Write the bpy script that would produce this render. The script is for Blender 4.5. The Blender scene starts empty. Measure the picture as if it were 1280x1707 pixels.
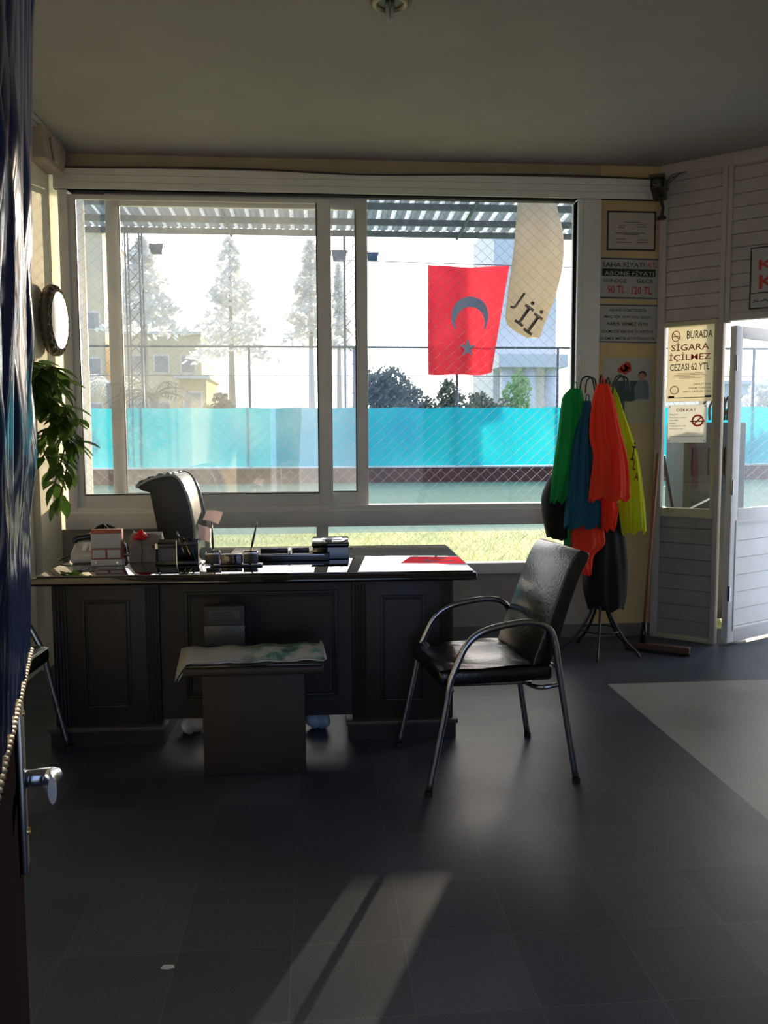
import bpy, bmesh, math, random
from mathutils import Vector, Matrix
import numpy as np
rnd = random.Random(7)
SC = bpy.context.scene
COL = SC.collection
PI = math.pi

# ------------------------------------------------------------------ camera
F = 1400.0; CH = 1.38
yaw, pit, rol = math.radians(4.6), math.radians(5.04), math.radians(.24)
fw = Vector((math.sin(yaw)*math.cos(pit), math.cos(yaw)*math.cos(pit), -math.sin(pit)))
rt = Vector((math.cos(yaw), -math.sin(yaw), 0)); up = rt.cross(fw)
R_ = rt*math.cos(rol) - up*math.sin(rol); U_ = up*math.cos(rol) + rt*math.sin(rol)
cam_d = bpy.data.cameras.new('camera'); cam = bpy.data.objects.new('camera', cam_d); COL.objects.link(cam)
mw = Matrix((R_, U_, -fw)).transposed().to_4x4(); mw.translation = (0, 0, CH); cam.matrix_world = mw
cam_d.sensor_fit = 'VERTICAL'; cam_d.sensor_height = 24.0; cam_d.lens = 24.0*F/1707.0
cam_d.clip_start = .02; cam_d.clip_end = 500
SC.camera = cam

# ------------------------------------------------------------------ world, sun, exposure
SUN_AZ, SUN_EL = math.radians(22.8), math.radians(9.05)
sun_dir = Vector((math.sin(SUN_AZ)*math.cos(SUN_EL), math.cos(SUN_AZ)*math.cos(SUN_EL), math.sin(SUN_EL)))
W = bpy.data.worlds.new('sky'); SC.world = W; W.use_nodes = True
nt = W.node_tree; nt.nodes.clear()
wo = nt.nodes.new('ShaderNodeOutputWorld'); bg = nt.nodes.new('ShaderNodeBackground'); bg.inputs[1].default_value = 1.0
tc = nt.nodes.new('ShaderNodeTexCoord'); dp = nt.nodes.new('ShaderNodeVectorMath'); dp.operation = 'DOT_PRODUCT'
dp.inputs[1].default_value = sun_dir
mr = nt.nodes.new('ShaderNodeMapRange'); mr.inputs[1].default_value = -1; mr.inputs[2].default_value = 1
cr = nt.nodes.new('ShaderNodeValToRGB')
els = cr.color_ramp.elements
els[0].position = 0; els[0].color = (.32, .46, .80, 1)
els[1].position = 1; els[1].color = (3.6, 3.4, 3.1, 1)
e = els.new(.45); e.color = (.46, .62, .95, 1)
e = els.new(.75); e.color = (1.3, 1.42, 1.55, 1)
e = els.new(.88); e.color = (2.2, 2.3, 2.35, 1)
nt.links.new(tc.outputs['Generated'], dp.inputs[0]); nt.links.new(dp.outputs['Value'], mr.inputs[0])
nt.links.new(mr.outputs[0], cr.inputs[0]); nt.links.new(cr.outputs[0], bg.inputs[0]); nt.links.new(bg.outputs[0], wo.inputs[0])
sl = bpy.data.lights.new('sun', 'SUN'); sl.energy = 3.8; sl.angle = math.radians(.6); sl.color = (1, .82, .58)
so = bpy.data.objects.new('sun', sl); COL.objects.link(so)
so.rotation_euler = sun_dir.to_track_quat('Z', 'Y').to_euler(); so.location = (3, 9, 8)
vs = SC.view_settings; vs.view_transform = 'Standard'; vs.look = 'None'; vs.gamma = 1; vs.use_curve_mapping = False
vs.exposure = 0.75

# ------------------------------------------------------------------ materials
def mat(name, col, rough=.5, metal=0., noise=None, nscale=6, bump=0, bscale=60, spec=.5, coat=0, transl=0, alpha=1, croug=.03, stretch=None):
    m = bpy.data.materials.new(name); m.use_nodes = True
    n = m.node_tree; b = n.nodes['Principled BSDF']
    b.inputs['Base Color'].default_value = (*col, 1); b.inputs['Roughness'].default_value = rough
    b.inputs['Metallic'].default_value = metal; b.inputs['Specular IOR Level'].default_value = spec
    b.inputs['Coat Weight'].default_value = coat; b.inputs['Coat Roughness'].default_value = croug
    t = n.nodes.new('ShaderNodeTexCoord'); src = t.outputs['Object']
    if stretch:
        mp = n.nodes.new('ShaderNodeMapping'); mp.inputs['Scale'].default_value = stretch
        n.links.new(src, mp.inputs[0]); src = mp.outputs[0]
    if noise:
        nz = n.nodes.new('ShaderNodeTexNoise'); nz.inputs['Scale'].default_value = nscale; nz.inputs['Detail'].default_value = 5
        mx = n.nodes.new('ShaderNodeValToRGB'); mx.color_ramp.elements[0].position = .3; mx.color_ramp.elements[1].position = .7
        mx.color_ramp.elements[0].color = (*col, 1); mx.color_ramp.elements[1].color = (*noise, 1)
        n.links.new(src, nz.inputs['Vector']); n.links.new(nz.outputs[0], mx.inputs[0]); n.links.new(mx.outputs[0], b.inputs['Base Color'])
    if bump:
        nb = n.nodes.new('ShaderNodeTexNoise'); nb.inputs['Scale'].default_value = bscale
        bp = n.nodes.new('ShaderNodeBump'); bp.inputs['Strength'].default_value = bump; bp.inputs['Distance'].default_value = .01
        n.links.new(src, nb.inputs['Vector']); n.links.new(nb.outputs[0], bp.inputs['Height']); n.links.new(bp.outputs[0], b.inputs['Normal'])
    if transl:
        tr = n.nodes.new('ShaderNodeBsdfTranslucent'); tr.inputs[0].default_value = (*col, 1)
        ms = n.nodes.new('ShaderNodeMixShader'); ms.inputs[0].default_value = transl
        o = n.nodes['Material Output']
        if noise: n.links.new(mx.outputs[0], tr.inputs[0])
        n.links.new(b.outputs[0], ms.inputs[1]); n.links.new(tr.outputs[0], ms.inputs[2]); n.links.new(ms.outputs[0], o.inputs[0])
    return m

def glass_mat(name, refl=.08, tint=(1, 1, 1), haze=0., rough=.0, hazecol=(.8, .8, .8)):
    m = bpy.data.materials.new(name); m.use_nodes = True; n = m.node_tree; n.nodes.clear()
    o = n.nodes.new('ShaderNodeOutputMaterial'); t = n.nodes.new('ShaderNodeBsdfTransparent'); t.inputs[0].default_value = (*tint, 1)
    g = n.nodes.new('ShaderNodeBsdfGlossy'); g.inputs['Roughness'].default_value = rough
    lw = n.nodes.new('ShaderNodeLayerWeight'); lw.inputs[0].default_value = .5
    pw = n.nodes.new('ShaderNodeMath'); pw.operation = 'POWER'; pw.inputs[1].default_value = 4; n.links.new(lw.outputs[1], pw.inputs[0])
    ad = n.nodes.new('ShaderNodeMath'); ad.operation = 'ADD'; ad.inputs[1].default_value = refl*.6; ad.use_clamp = True
    n.links.new(pw.outputs[0], ad.inputs[0])
    ms = n.nodes.new('ShaderNodeMixShader'); n.links.new(ad.outputs[0], ms.inputs[0])
    n.links.new(t.outputs[0], ms.inputs[1]); n.links.new(g.outputs[0], ms.inputs[2])
    out = ms.outputs[0]
    if haze:
        d = n.nodes.new('ShaderNodeBsdfTranslucent'); d.inputs[0].default_value = (*hazecol, 1)
        nz = n.nodes.new('ShaderNodeTexNoise'); nz.inputs['Scale'].default_value = 2.2; nz.inputs['Detail'].default_value = 6
        tcx = n.nodes.new('ShaderNodeTexCoord'); n.links.new(tcx.outputs['Object'], nz.inputs['Vector'])
        mp = n.nodes.new('ShaderNodeMapRange'); mp.inputs[1].default_value = .35; mp.inputs[2].default_value = .7
        mp.inputs[3].default_value = haze*.5; mp.inputs[4].default_value = haze*1.4
        n.links.new(nz.outputs[0], mp.inputs[0])
        m2 = n.nodes.new('ShaderNodeMixShader'); n.links.new(mp.outputs[0], m2.inputs[0])
        n.links.new(out, m2.inputs[1]); n.links.new(d.outputs[0], m2.inputs[2]); out = m2.outputs[0]
    n.links.new(out, o.inputs[0]); return m

def floor_mat():
    m = bpy.data.materials.new('terrazzo tiles'); m.use_nodes = True; n = m.node_tree; b = n.nodes['Principled BSDF']
    t = n.nodes.new('ShaderNodeTexCoord')
    br = n.nodes.new('ShaderNodeTexBrick'); br.offset = 0; br.squash = 1
    br.inputs['Scale'].default_value = 1; br.inputs['Brick Width'].default_value = .305; br.inputs['Row Height'].default_value = .305
    br.inputs['Mortar Size'].default_value = .002; br.inputs['Mortar Smooth'].default_value = .3; br.inputs['Bias'].default_value = 0
    br.inputs['Color1'].default_value = (.034, .041, .058, 1); br.inputs['Color2'].default_value = (.055, .064, .088, 1); br.inputs['Mortar'].default_value = (.075, .08, .09, 1)
    mp = n.nodes.new('ShaderNodeMapping'); mp.inputs['Location'].default_value = (.08, .245, 0)
    n.links.new(t.outputs['Object'], mp.inputs[0]); n.links.new(mp.outputs[0], br.inputs['Vector'])
    nz = n.nodes.new('ShaderNodeTexNoise'); nz.inputs['Scale'].default_value = 190; nz.inputs['Detail'].default_value = 4
    n.links.new(t.outputs['Object'], nz.inputs['Vector'])
    r = n.nodes.new('ShaderNodeMapRange'); r.inputs[1].default_value = .3; r.inputs[2].default_value = .7; r.inputs[3].default_value = .6; r.inputs[4].default_value = 1.5
    n.links.new(nz.outputs[0], r.inputs[0])
    nl = n.nodes.new('ShaderNodeTexNoise'); nl.inputs['Scale'].default_value = 2.2; nl.inputs['Detail'].default_value = 6
    n.links.new(t.outputs['Object'], nl.inputs['Vector'])
    rl = n.nodes.new('ShaderNodeMapRange'); rl.inputs[1].default_value = .3; rl.inputs[2].default_value = .7; rl.inputs[3].default_value = .8; rl.inputs[4].default_value = 1.2
    n.links.new(nl.outputs[0], rl.inputs[0])
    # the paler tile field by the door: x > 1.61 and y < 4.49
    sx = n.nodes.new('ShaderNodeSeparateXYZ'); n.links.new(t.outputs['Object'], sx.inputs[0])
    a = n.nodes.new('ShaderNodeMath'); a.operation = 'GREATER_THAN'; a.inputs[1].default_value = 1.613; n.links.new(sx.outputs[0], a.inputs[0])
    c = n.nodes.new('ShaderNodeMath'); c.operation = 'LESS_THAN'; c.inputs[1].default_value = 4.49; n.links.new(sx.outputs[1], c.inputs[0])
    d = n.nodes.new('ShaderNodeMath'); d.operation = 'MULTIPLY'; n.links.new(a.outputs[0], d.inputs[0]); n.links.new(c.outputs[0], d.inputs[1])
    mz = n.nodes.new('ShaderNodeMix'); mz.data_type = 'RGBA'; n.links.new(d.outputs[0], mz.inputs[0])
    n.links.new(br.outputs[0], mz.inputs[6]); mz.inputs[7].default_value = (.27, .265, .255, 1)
    p1 = n.nodes.new('ShaderNodeVectorMath'); p1.operation = 'SCALE'; n.links.new(mz.outputs[2], p1.inputs[0]); n.links.new(r.outputs[0], p1.inputs['Scale'])
    p2 = n.nodes.new('ShaderNodeVectorMath'); p2.operation = 'SCALE'; n.links.new(p1.outputs[0], p2.inputs[0]); n.links.new(rl.outputs[0], p2.inputs['Scale'])
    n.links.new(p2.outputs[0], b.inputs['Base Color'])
    rr = n.nodes.new('ShaderNodeMapRange'); rr.inputs[3].default_value = .3; rr.inputs[4].default_value = .5
    n.links.new(nl.outputs[0], rr.inputs[0]); n.links.new(rr.outputs[0], b.inputs['Roughness']); b.inputs['Specular IOR Level'].default_value = .3
    return m

def stripe_mat(name, c1, c2, axis, pitch, duty=.5, rough=.5, transl=0, metal=0):
    m = bpy.data.materials.new(name); m.use_nodes = True; n = m.node_tree; b = n.nodes['Principled BSDF']
    t = n.nodes.new('ShaderNodeTexCoord'); s = n.nodes.new('ShaderNodeSeparateXYZ'); n.links.new(t.outputs['Object'], s.inputs[0])
    mo = n.nodes.new('ShaderNodeMath'); mo.operation = 'PINGPONG'; mo.inputs[1].default_value = pitch/2; n.links.new(s.outputs[axis], mo.inputs[0])
    g = n.nodes.new('ShaderNodeMath'); g.operation = 'GREATER_THAN'; g.inputs[1].default_value = pitch/2*duty; n.links.new(mo.outputs[0], g.inputs[0])
    mx = n.nodes.new('ShaderNodeMix'); mx.data_type = 'RGBA'; n.links.new(g.outputs[0], mx.inputs[0])
    mx.inputs[6].default_value = (*c1, 1); mx.inputs[7].default_value = (*c2, 1)
    n.links.new(mx.outputs[2], b.inputs['Base Color']); b.inputs['Roughness'].default_value = rough; b.inputs['Metallic'].default_value = metal
    if transl:
        tr = n.nodes.new('ShaderNodeBsdfTranslucent'); n.links.new(mx.outputs[2], tr.inputs[0])
        ms = n.nodes.new('ShaderNodeMixShader'); ms.inputs[0].default_value = transl; n.links.new(b.outputs[0], ms.inputs[1]); n.links.new(tr.outputs[0], ms.inputs[2])
        n.links.new(ms.outputs[0], n.nodes['Material Output'].inputs[0])
    return m

M = {}
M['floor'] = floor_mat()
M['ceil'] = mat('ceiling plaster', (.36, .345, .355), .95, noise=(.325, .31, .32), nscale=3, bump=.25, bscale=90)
M['cream'] = mat('cream wall paint', (.80, .74, .56), .85, noise=(.72, .66, .5), nscale=4, bump=.1)
M['yellow'] = mat('yellow ochre wall paint', (.72, .55, .29), .8, noise=(.62, .47, .25), nscale=3, bump=.12)
M['greywall'] = mat('greyed lower wall paint', (.46, .42, .36), .85, noise=(.38, .34, .29), nscale=4)
M['pvc'] = mat('white pvc', (.86, .85, .83), .4, noise=(.78, .77, .75), nscale=5)
M['pvcdirty'] = mat('greyed pvc siding', (.55, .51, .48), .55, noise=(.46, .42, .40), nscale=6)
M['alu'] = mat('aluminium', (.7, .7, .7), .35, .8)
M['glass'] = glass_mat('window glass', .06)
M['glassd'] = glass_mat('dusty sliding glass', .14, haze=.045)
M['glassp'] = glass_mat('wet door glass', .06, haze=.02)
M['desk'] = mat('dark walnut stained wood', (.014, .011, .009), .45, noise=(.021, .016, .013), nscale=3, stretch=(1, 1, 8))
M['desktop'] = mat('dark polished desktop', (.006, .005, .005), .06, coat=1, croug=.02, spec=.8)
M['leather'] = mat('black leatherette', (.007, .007, .007), .24, bump=.12, bscale=70, spec=.7)
M['chrome'] = mat('dark chrome tube', (.42, .43, .46), .16, 1)
M['blackmetal'] = mat('black painted metal', (.012, .012, .012), .4)
M['blackplastic'] = mat('black plastic', (.010, .010, .011), .25)
M['rubber'] = mat('black rubber', (.01, .01, .01), .7)
M['gold'] = mat('brass', (.75, .5, .18), .25, 1)
M['white'] = mat('white paint', (.8, .8, .78), .5)
M['paper'] = mat('white paper', (.75, .74, .71), .8, transl=.15)
M['pink'] = mat('pale pink note paper', (.85, .74, .74), .8, transl=.4)
M['ink'] = mat('black lettering', (.02, .02, .022), .6)
M['redink'] = mat('red lettering', (.6, .045, .03), .6)
M['signw'] = mat('white sign board', (.50, .50, .485), .5, noise=(.44, .44, .43), nscale=8)
M['darktbl'] = mat('brown laminate', (.035, .027, .022), .5, noise=(.028, .021, .017), nscale=10)
M['phone'] = mat('grey white phone plastic', (.5, .5, .48), .35)
M['red'] = mat('red rose petals', (.75, .01, .02), .5, transl=.2)
M['stone'] = mat('grey moulded stone', (.22, .20, .17), .9, noise=(.30, .28, .24), nscale=30, bump=.6, bscale=60)
M['brickred'] = mat('red clay trim', (.42, .10, .06), .6)
M['leaf'] = mat('green plant leaves', (.06, .13, .02), .35, noise=(.11, .20, .04), nscale=9, transl=.4)
M['stem'] = mat('brown stem', (.12, .08, .04), .8)
M['soil'] = mat('terracotta', (.35, .15, .08), .8)
M['darkglass'] = mat('dark blue relief glass', (.006, .013, .045), .13, spec=.2, bump=.5, bscale=30, stretch=(1, 1, .12))
M['doorblack'] = mat('black varnished door', (.006, .005, .006), .9, spec=0)
M['steel'] = mat('brushed steel', (.42, .44, .50), .22, 1)
M['rope'] = mat('gilt twisted moulding', (.65, .52, .33), .3, .7)
M['vgreen'] = mat('green mesh cloth', (.02, .42, .12), .8, transl=.45)
M['vteal'] = mat('dark blue cloth', (.015, .16, .27), .75, transl=.35)
M['vorange'] = mat('fluorescent orange cloth', (1.0, .085, .035), .8, transl=.4)
M['vyellow'] = mat('fluorescent yellow cloth', (.72, .80, .03), .8, transl=.4)
M['vblack'] = mat('black nylon cloth', (.004, .004, .0045), .6, spec=.3)
M['flagred'] = mat('red flag cloth', (.66, .035, .05), .8, noise=(.50, .02, .035), nscale=.9, transl=.65)
M['flagwhite'] = mat('flag emblem cloth', (.20, .19, .19), .8)
M['banner'] = mat('cream banner cloth', (.74, .68, .58), .8, transl=.4, noise=(.66, .60, .51), nscale=4)
M['wire'] = mat('galvanised wire', (.30, .31, .33), .3, .9)
M['wood'] = mat('reddish wooden pole', (.30, .10, .05), .5)
M['broomwood'] = mat('brown wood block', (.10, .05, .03), .6)
M['cable'] = mat('dark cable', (.04, .035, .03), .6)
M['turf'] = mat('artificial turf', (.10, .19, .13), .8, noise=(.13, .23, .16), nscale=1.2)
M['grass'] = mat('yellow green lawn', (.66, .64, .26), .8, noise=(.40, .46, .20), nscale=1.1, transl=.25)
M['earth'] = mat('pale concrete ground', (.4, .38, .34), .9, noise=(.34, .32, .28), nscale=2)
M['brick'] = mat('dark red painted wall', (.16, .045, .035), .8, noise=(.10, .04, .04), nscale=1.2)
M['sheet'] = mat('blue green windbreak netting', (.004, .30, .43), .8, noise=(.018, .43, .49), nscale=.45, transl=.6)  # brighter noise patches paint uneven backlight into the netting
M['pale'] = mat('pale rendered wall', (.9, .87, .82), .9)
M['beige'] = mat('beige rendered wall', (.85, .70, .45), .9)
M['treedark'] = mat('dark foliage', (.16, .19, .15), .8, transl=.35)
M['treegrey'] = mat('haze tinted foliage', (.84, .85, .82), .8, transl=.5)  # aerial haze and glare put into the near-white leaf colour
M['trunk'] = mat('pale bark', (.45, .40, .34), .9)
M['roofsheet'] = stripe_mat('corrugated roofing', (.20, .24, .27), (.80, .84, .86), 0, .152, .72, .45, .45)  # pale stripes put the bright ridge highlights into the sheet's colour
M['mast'] = mat('galvanised mast steel', (.12, .15, .17), .5, .4)
M['cooler'] = mat('dark grey painted cabinet', (.028, .034, .036), .45)
M['skirt'] = mat('grey marble skirting', (.20, .18, .16), .5, noise=(.14, .13, .12), nscale=14)

# ------------------------------------------------------------------ mesh helpers
class MB:
    def __init__(s): s.v = []; s.f = []
    def add(s, vs, fs):
        o = len(s.v); s.v += [tuple(v) for v in vs]; s.f += [tuple(i+o for i in f) for f in fs]; return s
    def box(s, x0, x1, y0, y1, z0, z1):
        return s.add([(x0,y0,z0),(x1,y0,z0),(x1,y1,z0),(x0,y1,z0),(x0,y0,z1),(x1,y0,z1),(x1,y1,z1),(x0,y1,z1)],
                     [(0,3,2,1),(4,5,6,7),(0,1,5,4),(1,2,6,5),(2,3,7,6),(3,0,4,7)])
    def obox(s, c, sx, sy, sz, eul):
        m = Matrix.LocRotScale(Vector(c), __import__('mathutils').Euler(eul), None)
        vs = [m @ Vector((a*sx/2, b*sy/2, d*sz/2)) for d in (-1,1) for a,b in ((-1,-1),(1,-1),(1,1),(-1,1))]
        return s.add(vs, [(0,3,2,1),(4,5,6,7),(0,1,5,4),(1,2,6,5),(2,3,7,6),(3,0,4,7)])
    def tube(s, pts, r, n=8, closed=False, rs=None):
        P = [Vector(p) for p in pts]; N = len(P); rings = []
        nrm = None
        for i, p in enumerate(P):
            if closed: t = P[(i+1) % N] - P[i-1]
            else: t = P[min(i+1, N-1)] - P[max(i-1, 0)]
            t.normalize()
            if nrm is None:
                nrm = t.orthogonal().normalized()
            nrm = (nrm - t*nrm.dot(t))
            if nrm.length < 1e-6: nrm = t.orthogonal()
            nrm.normalize(); b = t.cross(nrm); rr = rs[i] if rs else r
            rings.append([p + (nrm*math.cos(2*PI*k/n) + b*math.sin(2*PI*k/n))*rr for k in range(n)])
        vs = [v for ring in rings for v in ring]; fs = []
        for i in range(N if closed else N-1):
            j = (i+1) % N
            for k in range(n): fs.append((i*n+k, i*n+(k+1) % n, j*n+(k+1) % n, j*n+k))
        if not closed: fs += [tuple(range(n))[::-1], tuple((N-1)*n+k for k in range(n))]
        return s.add(vs, fs)
    def lathe(s, prof, c=(0,0,0), n=24, ax='z', cap=True):
        vs = []
        for r, h in prof:
            for k in range(n):
                a = 2*PI*k/n; q = (r*math.cos(a), r*math.sin(a), h)
                if ax == 'x': q = (h, q[0], q[1])
                if ax == 'y': q = (q[0], h, q[1])
                vs.append((q[0]+c[0], q[1]+c[1], q[2]+c[2]))
        fs = [(i*n+k, i*n+(k+1) % n, (i+1)*n+(k+1) % n, (i+1)*n+k) for i in range(len(prof)-1) for k in range(n)]
        if cap: fs += [tuple(range(n))[::-1], tuple((len(prof)-1)*n+k for k in range(n))]
        return s.add(vs, fs)
    def prism(s, poly, a, b, ax='y'):
        n = len(poly)
        def q(p, h): return {'y': (p[0], h, p[1]), 'x': (h, p[0], p[1]), 'z': (p[0], p[1], h)}[ax]
        return s.add([q(p, a) for p in poly] + [q(p, b) for p in poly],
                     [tuple(range(n))[::-1], tuple(range(n, 2*n))] + [(i, (i+1) % n, n+(i+1) % n, n+i) for i in range(n)])
    def grid(s, fn, nu, nv, closeu=False):
        vs = [fn(i/nu, j/nv) for j in range(nv+1) for i in range(nu + (0 if closeu else 1))]
        w = nu if closeu else nu+1
        fs = [(j*w+i, j*w+(i+1) % w if closeu else j*w+i+1, (j+1)*w+((i+1) % w if closeu else i+1), (j+1)*w+i) for j in range(nv) for i in range(nu)]
        return s.add(vs, fs)
    def obj(s, name, m, parent=None, smooth=False, bevel=0, solid=0, sub=0, fixn=True, loc=None, rotz=None):
        me = bpy.data.meshes.new(name); me.from_pydata(s.v, [], s.f); me.update()
        if fixn:
            bm = bmesh.new(); bm.from_mesh(me); bmesh.ops.recalc_face_normals(bm, faces=bm.faces); bm.to_mesh(me); bm.free()
        me.materials.append(M[m] if isinstance(m, str) else m)
        o = bpy.data.objects.new(name, me); COL.objects.link(o)
        if parent: o.parent = parent
        if loc: o.location = loc
        if rotz is not None: o.rotation_euler.z = rotz
        if smooth:
            for p in me.polygons: p.use_smooth = True
        if solid: q = o.modifiers.new('s', 'SOLIDIFY'); q.thickness = solid
        if bevel:
            q = o.modifiers.new('b', 'BEVEL'); q.width = bevel; q.segments = 3; q.limit_method = 'ANGLE'
            for p in me.polygons: p.use_smooth = True
        if sub: q = o.modifiers.new('u', 'SUBSURF'); q.levels = sub; q.render_levels = sub
        return o

def cr_spline(P, k=6, closed=False):
    P = [Vector(p) for p in P]; N = len(P); out = []
    for i in range(N if closed else N-1):
        p0 = P[i-1] if (closed or i > 0) else P[0]; p1 = P[i]; p2 = P[(i+1) % N]; p3 = P[(i+2) % N] if closed else P[min(i+2, N-1)]
        for j in range(k):
            t = j/k
            out.append(.5*((2*p1) + (p2-p0)*t + (2*p0-5*p1+4*p2-p3)*t*t + (3*p1-p0-3*p2+p3)*t*t*t))
    if not closed: out.append(P[-1])
    return out

def empty(name, loc=(0,0,0), rotz=0):
    o = bpy.data.objects.new(name, None); COL.objects.link(o); o.location = loc; o.rotation_euler.z = rotz; o.empty_display_size = .1; return o
def tag(o, label, cat, group=None):
    o['label'] = label; o['category'] = cat
    if group: o['group'] = group
    return o
def struct(o): o['kind'] = 'structure'; return o
def plabel(o, l): o['label'] = l; return o
def copy_tree(o, parent=None):
    c = o.copy(); COL.objects.link(c)
    if parent: c.parent = parent
    for ch in o.children: copy_tree(ch, c)
    return c

def text(name, s, size, m, parent, loc, width=None, rot=(PI/2, 0, 0), align='CENTER', bold=.0, sx=1.0):
    """flat lettering lying in the local x-z plane, facing -y"""
    cu = bpy.data.curves.new(name, 'FONT'); cu.body = s; cu.size = 1; cu.extrude = .0; cu.offset = .008
    cu.align_x = 'LEFT'; cu.align_y = 'BOTTOM_BASELINE'; cu.resolution_u = 2
    o = bpy.data.objects.new(name, cu); COL.objects.link(o)
    bpy.context.view_layer.update()
    me = bpy.data.meshes.new_from_object(o); bpy.data.objects.remove(o); bpy.data.curves.remove(cu)
    xs = [v.co.x for v in me.vertices]; ys = [v.co.y for v in me.vertices]
    w = max(xs)-min(xs); h = max(ys)-min(ys); x0 = (max(xs)+min(xs))/2; y0 = (max(ys)+min(ys))/2
    kx = (width/w) if width else size/.72*sx; ky = size/.72 if not width else size/max(h, .01)
    for v in me.vertices: v.co.x = (v.co.x-x0)*kx; v.co.y = (v.co.y-y0)*ky
    me.materials.clear(); me.materials.append(M[m]); me.name = name
    t = bpy.data.objects.new(name, me); COL.objects.link(t); t.parent = parent; t.location = loc; t.rotation_euler = rot
    return t

def pix(px, py, ax, v):
    """world point seen at photo pixel (px, py) lying on the plane axis=v (design measurements)"""
    d = fw + R_*((px-640)/F) - U_*((py-853.5)/F); i = 'xyz'.index(ax); c = Vector((0, 0, CH)); return c + d*((v-c[i])/d[i])

YW = 5.60      # inner face of the window wall
XL = -1.66     # left wall
ZC = 3.17      # ceiling
# ================================================================== SETTING
struct(MB().box(-1.9, 3.6, -.6, 5.75, -.12, 0).obj('floor', 'floor'))
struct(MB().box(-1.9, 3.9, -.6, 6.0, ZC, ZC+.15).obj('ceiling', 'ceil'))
struct(MB().box(XL-.2, XL, -.35, 5.8, 0, ZC).obj('wall_left', 'cream'))
struct(MB().box(3.40, 3.6, -.35, 4.66, 0, ZC).obj('wall_right', 'cream'))
struct(MB().box(XL, -.62, -.45, -.25, 0, ZC).box(1.5, 3.4, -.45, -.25, 0, ZC).box(-.62, 1.5, -.45, -.25, 2.6, ZC).obj('wall_front', 'cream'))  # unseen rear opening, widened to let more sky light into the room
# window wall: below, right strip, above, left sliver
struct(MB().box(XL, 1.90, YW, YW+.2, 0, .50).obj('wall_back', 'greywall'))
struct(MB().box(XL, -.75, YW+.01, YW+.19, .50, .79).obj('wall_back_sill_panel', 'greywall'))
struct(MB().box(1.90, 2.36, YW, YW+.2, 0, ZC).obj('wall_back_right', 'yellow'))
struct(MB().box(XL, 1.90, YW, YW+.2, 3.07, ZC).obj('wall_back_top', mat('dull ochre paint', (.50, .42, .30), .85, noise=(.42, .35, .24), nscale=3)))
# header siding in fine horizontal boards
mb = MB()
for i in range(3): mb.box(-1.62, 2.30, YW-.045+.004*(i % 2), YW-.002, 2.945+i*.044, 2.945+(i+1)*.044-.003)
mb.box(-1.62, 2.30, YW-.036, YW-.003, 2.945, 3.074)
struct(mb.obj('trim_header', 'pvc'))
struct(MB().box(-.72, 2.31, YW-.018, YW-.001, 0, .09).obj('baseboard_back', 'skirt'))
# pilaster on the left wall and its corbel
struct(MB().box(XL-.02, -1.62, 5.08, 5.47, 0, 3.02).obj('trim_pilaster', 'cream'))
mb = MB()
mb.prism([(5.03, 3.17), (5.50, 3.17), (5.50, 3.10), (5.44, 2.99), (5.30, 2.985), (5.09, 2.985), (5.06, 3.10)], -1.66, -1.52, 'x')
mb.prism([(5.17, 3.125), (5.36, 3.125), (5.30, 3.01), (5.23, 3.01)], -1.52, -1.505, 'x')
struct(mb.obj('trim_corbel', mat('dull pink plaster', (.42, .33, .29), .9, noise=(.34, .27, .24), nscale=9), bevel=.006))
mb = MB()
for (a, b) in ((.0, .045), (.05, .075), (.085, .10)):
    mb.box(XL-.01, XL+.04+(.06+a)*.7, -.3, 5.55, ZC-.07+a*.6, ZC-.07+b*.7)
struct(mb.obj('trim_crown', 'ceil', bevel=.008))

# ---- windows
def frame_rect(mb, x0, x1, z0, z1, wl, wr, wb, wt, y0, y1):
    mb.box(x0, x0+wl, y0, y1, z0, z1); mb.box(x1-wr, x1, y0, y1, z0, z1)
    mb.box(x0+wl, x1-wr, y0, y1, z0, z0+wb); mb.box(x0+wl, x1-wr, y0, y1, z1-wt, z1)
w1 = struct(empty('window_1', (0, YW, 0)))
mb = MB(); frame_rect(mb, -1.60, 1.78, .895, 2.945, .055, .035, .04, .0, -.03, .09)
mb.obj('window_frame', 'pvc', w1, bevel=.004)
mb = MB(); mb.box(1.78, 1.90, -.03, .12, .50, 2.945); mb.box(1.745, 1.78, -.005, .12, .50, 2.945)
mb.obj('window_jamb', 'pvc', w1, bevel=.004)
mb = MB().box(-1.62, 1.78, -.055, .1, .795, .905)
mb.obj('window_rail', 'pvc', w1, bevel=.006)
def sash(x0, x1, z0, z1, ws, y0, gm, extra=None):
    mb = MB(); frame_rect(mb, x0, x1, z0, z1, ws[0], ws[1], ws[2], ws[3], y0, y0+.03)
    o = mb.obj('window_sash', 'pvc', w1, bevel=.003)
    MB().box(x0+ws[0]-.005, x1-ws[1]+.005, y0+.012, y0+.018, z0+ws[2]-.005, z1-ws[3]+.005).obj('window_pane', gm, o)
    MB().box(x0+ws[0], x0+ws[0]+.006, y0-.003, y0+.012, z0+ws[2], z1-ws[3]).box(x1-ws[1]-.006, x1-ws[1], y0-.003, y0+.012, z0+ws[2], z1-ws[3]).box(x0+ws[0], x1-ws[1], y0-.003, y0+.012, z0+ws[2], z0+ws[2]+.006).obj('glazing_bead', 'blackmetal', o)
    return o
sash(-1.575, .112, .935, 2.925, (.07, .092, .08, .03), .005, 'glassd')
sash(-1.33, .352, .93, 2.945, (.085, .078, .09, .075), .05, 'glassd')
MB().box(.352, 1.745, .055, .061, .90, 2.945).obj('window_pane', 'glass', w1)
w2 = struct(empty('window_2', (0, YW, 0)))
mb = MB(); frame_rect(mb, -.75, 1.78, .455, .80, .045, .04, .075, .008, -.02, .07); mb.box(-.002, .078, -.02, .07, .50, .80)
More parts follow.
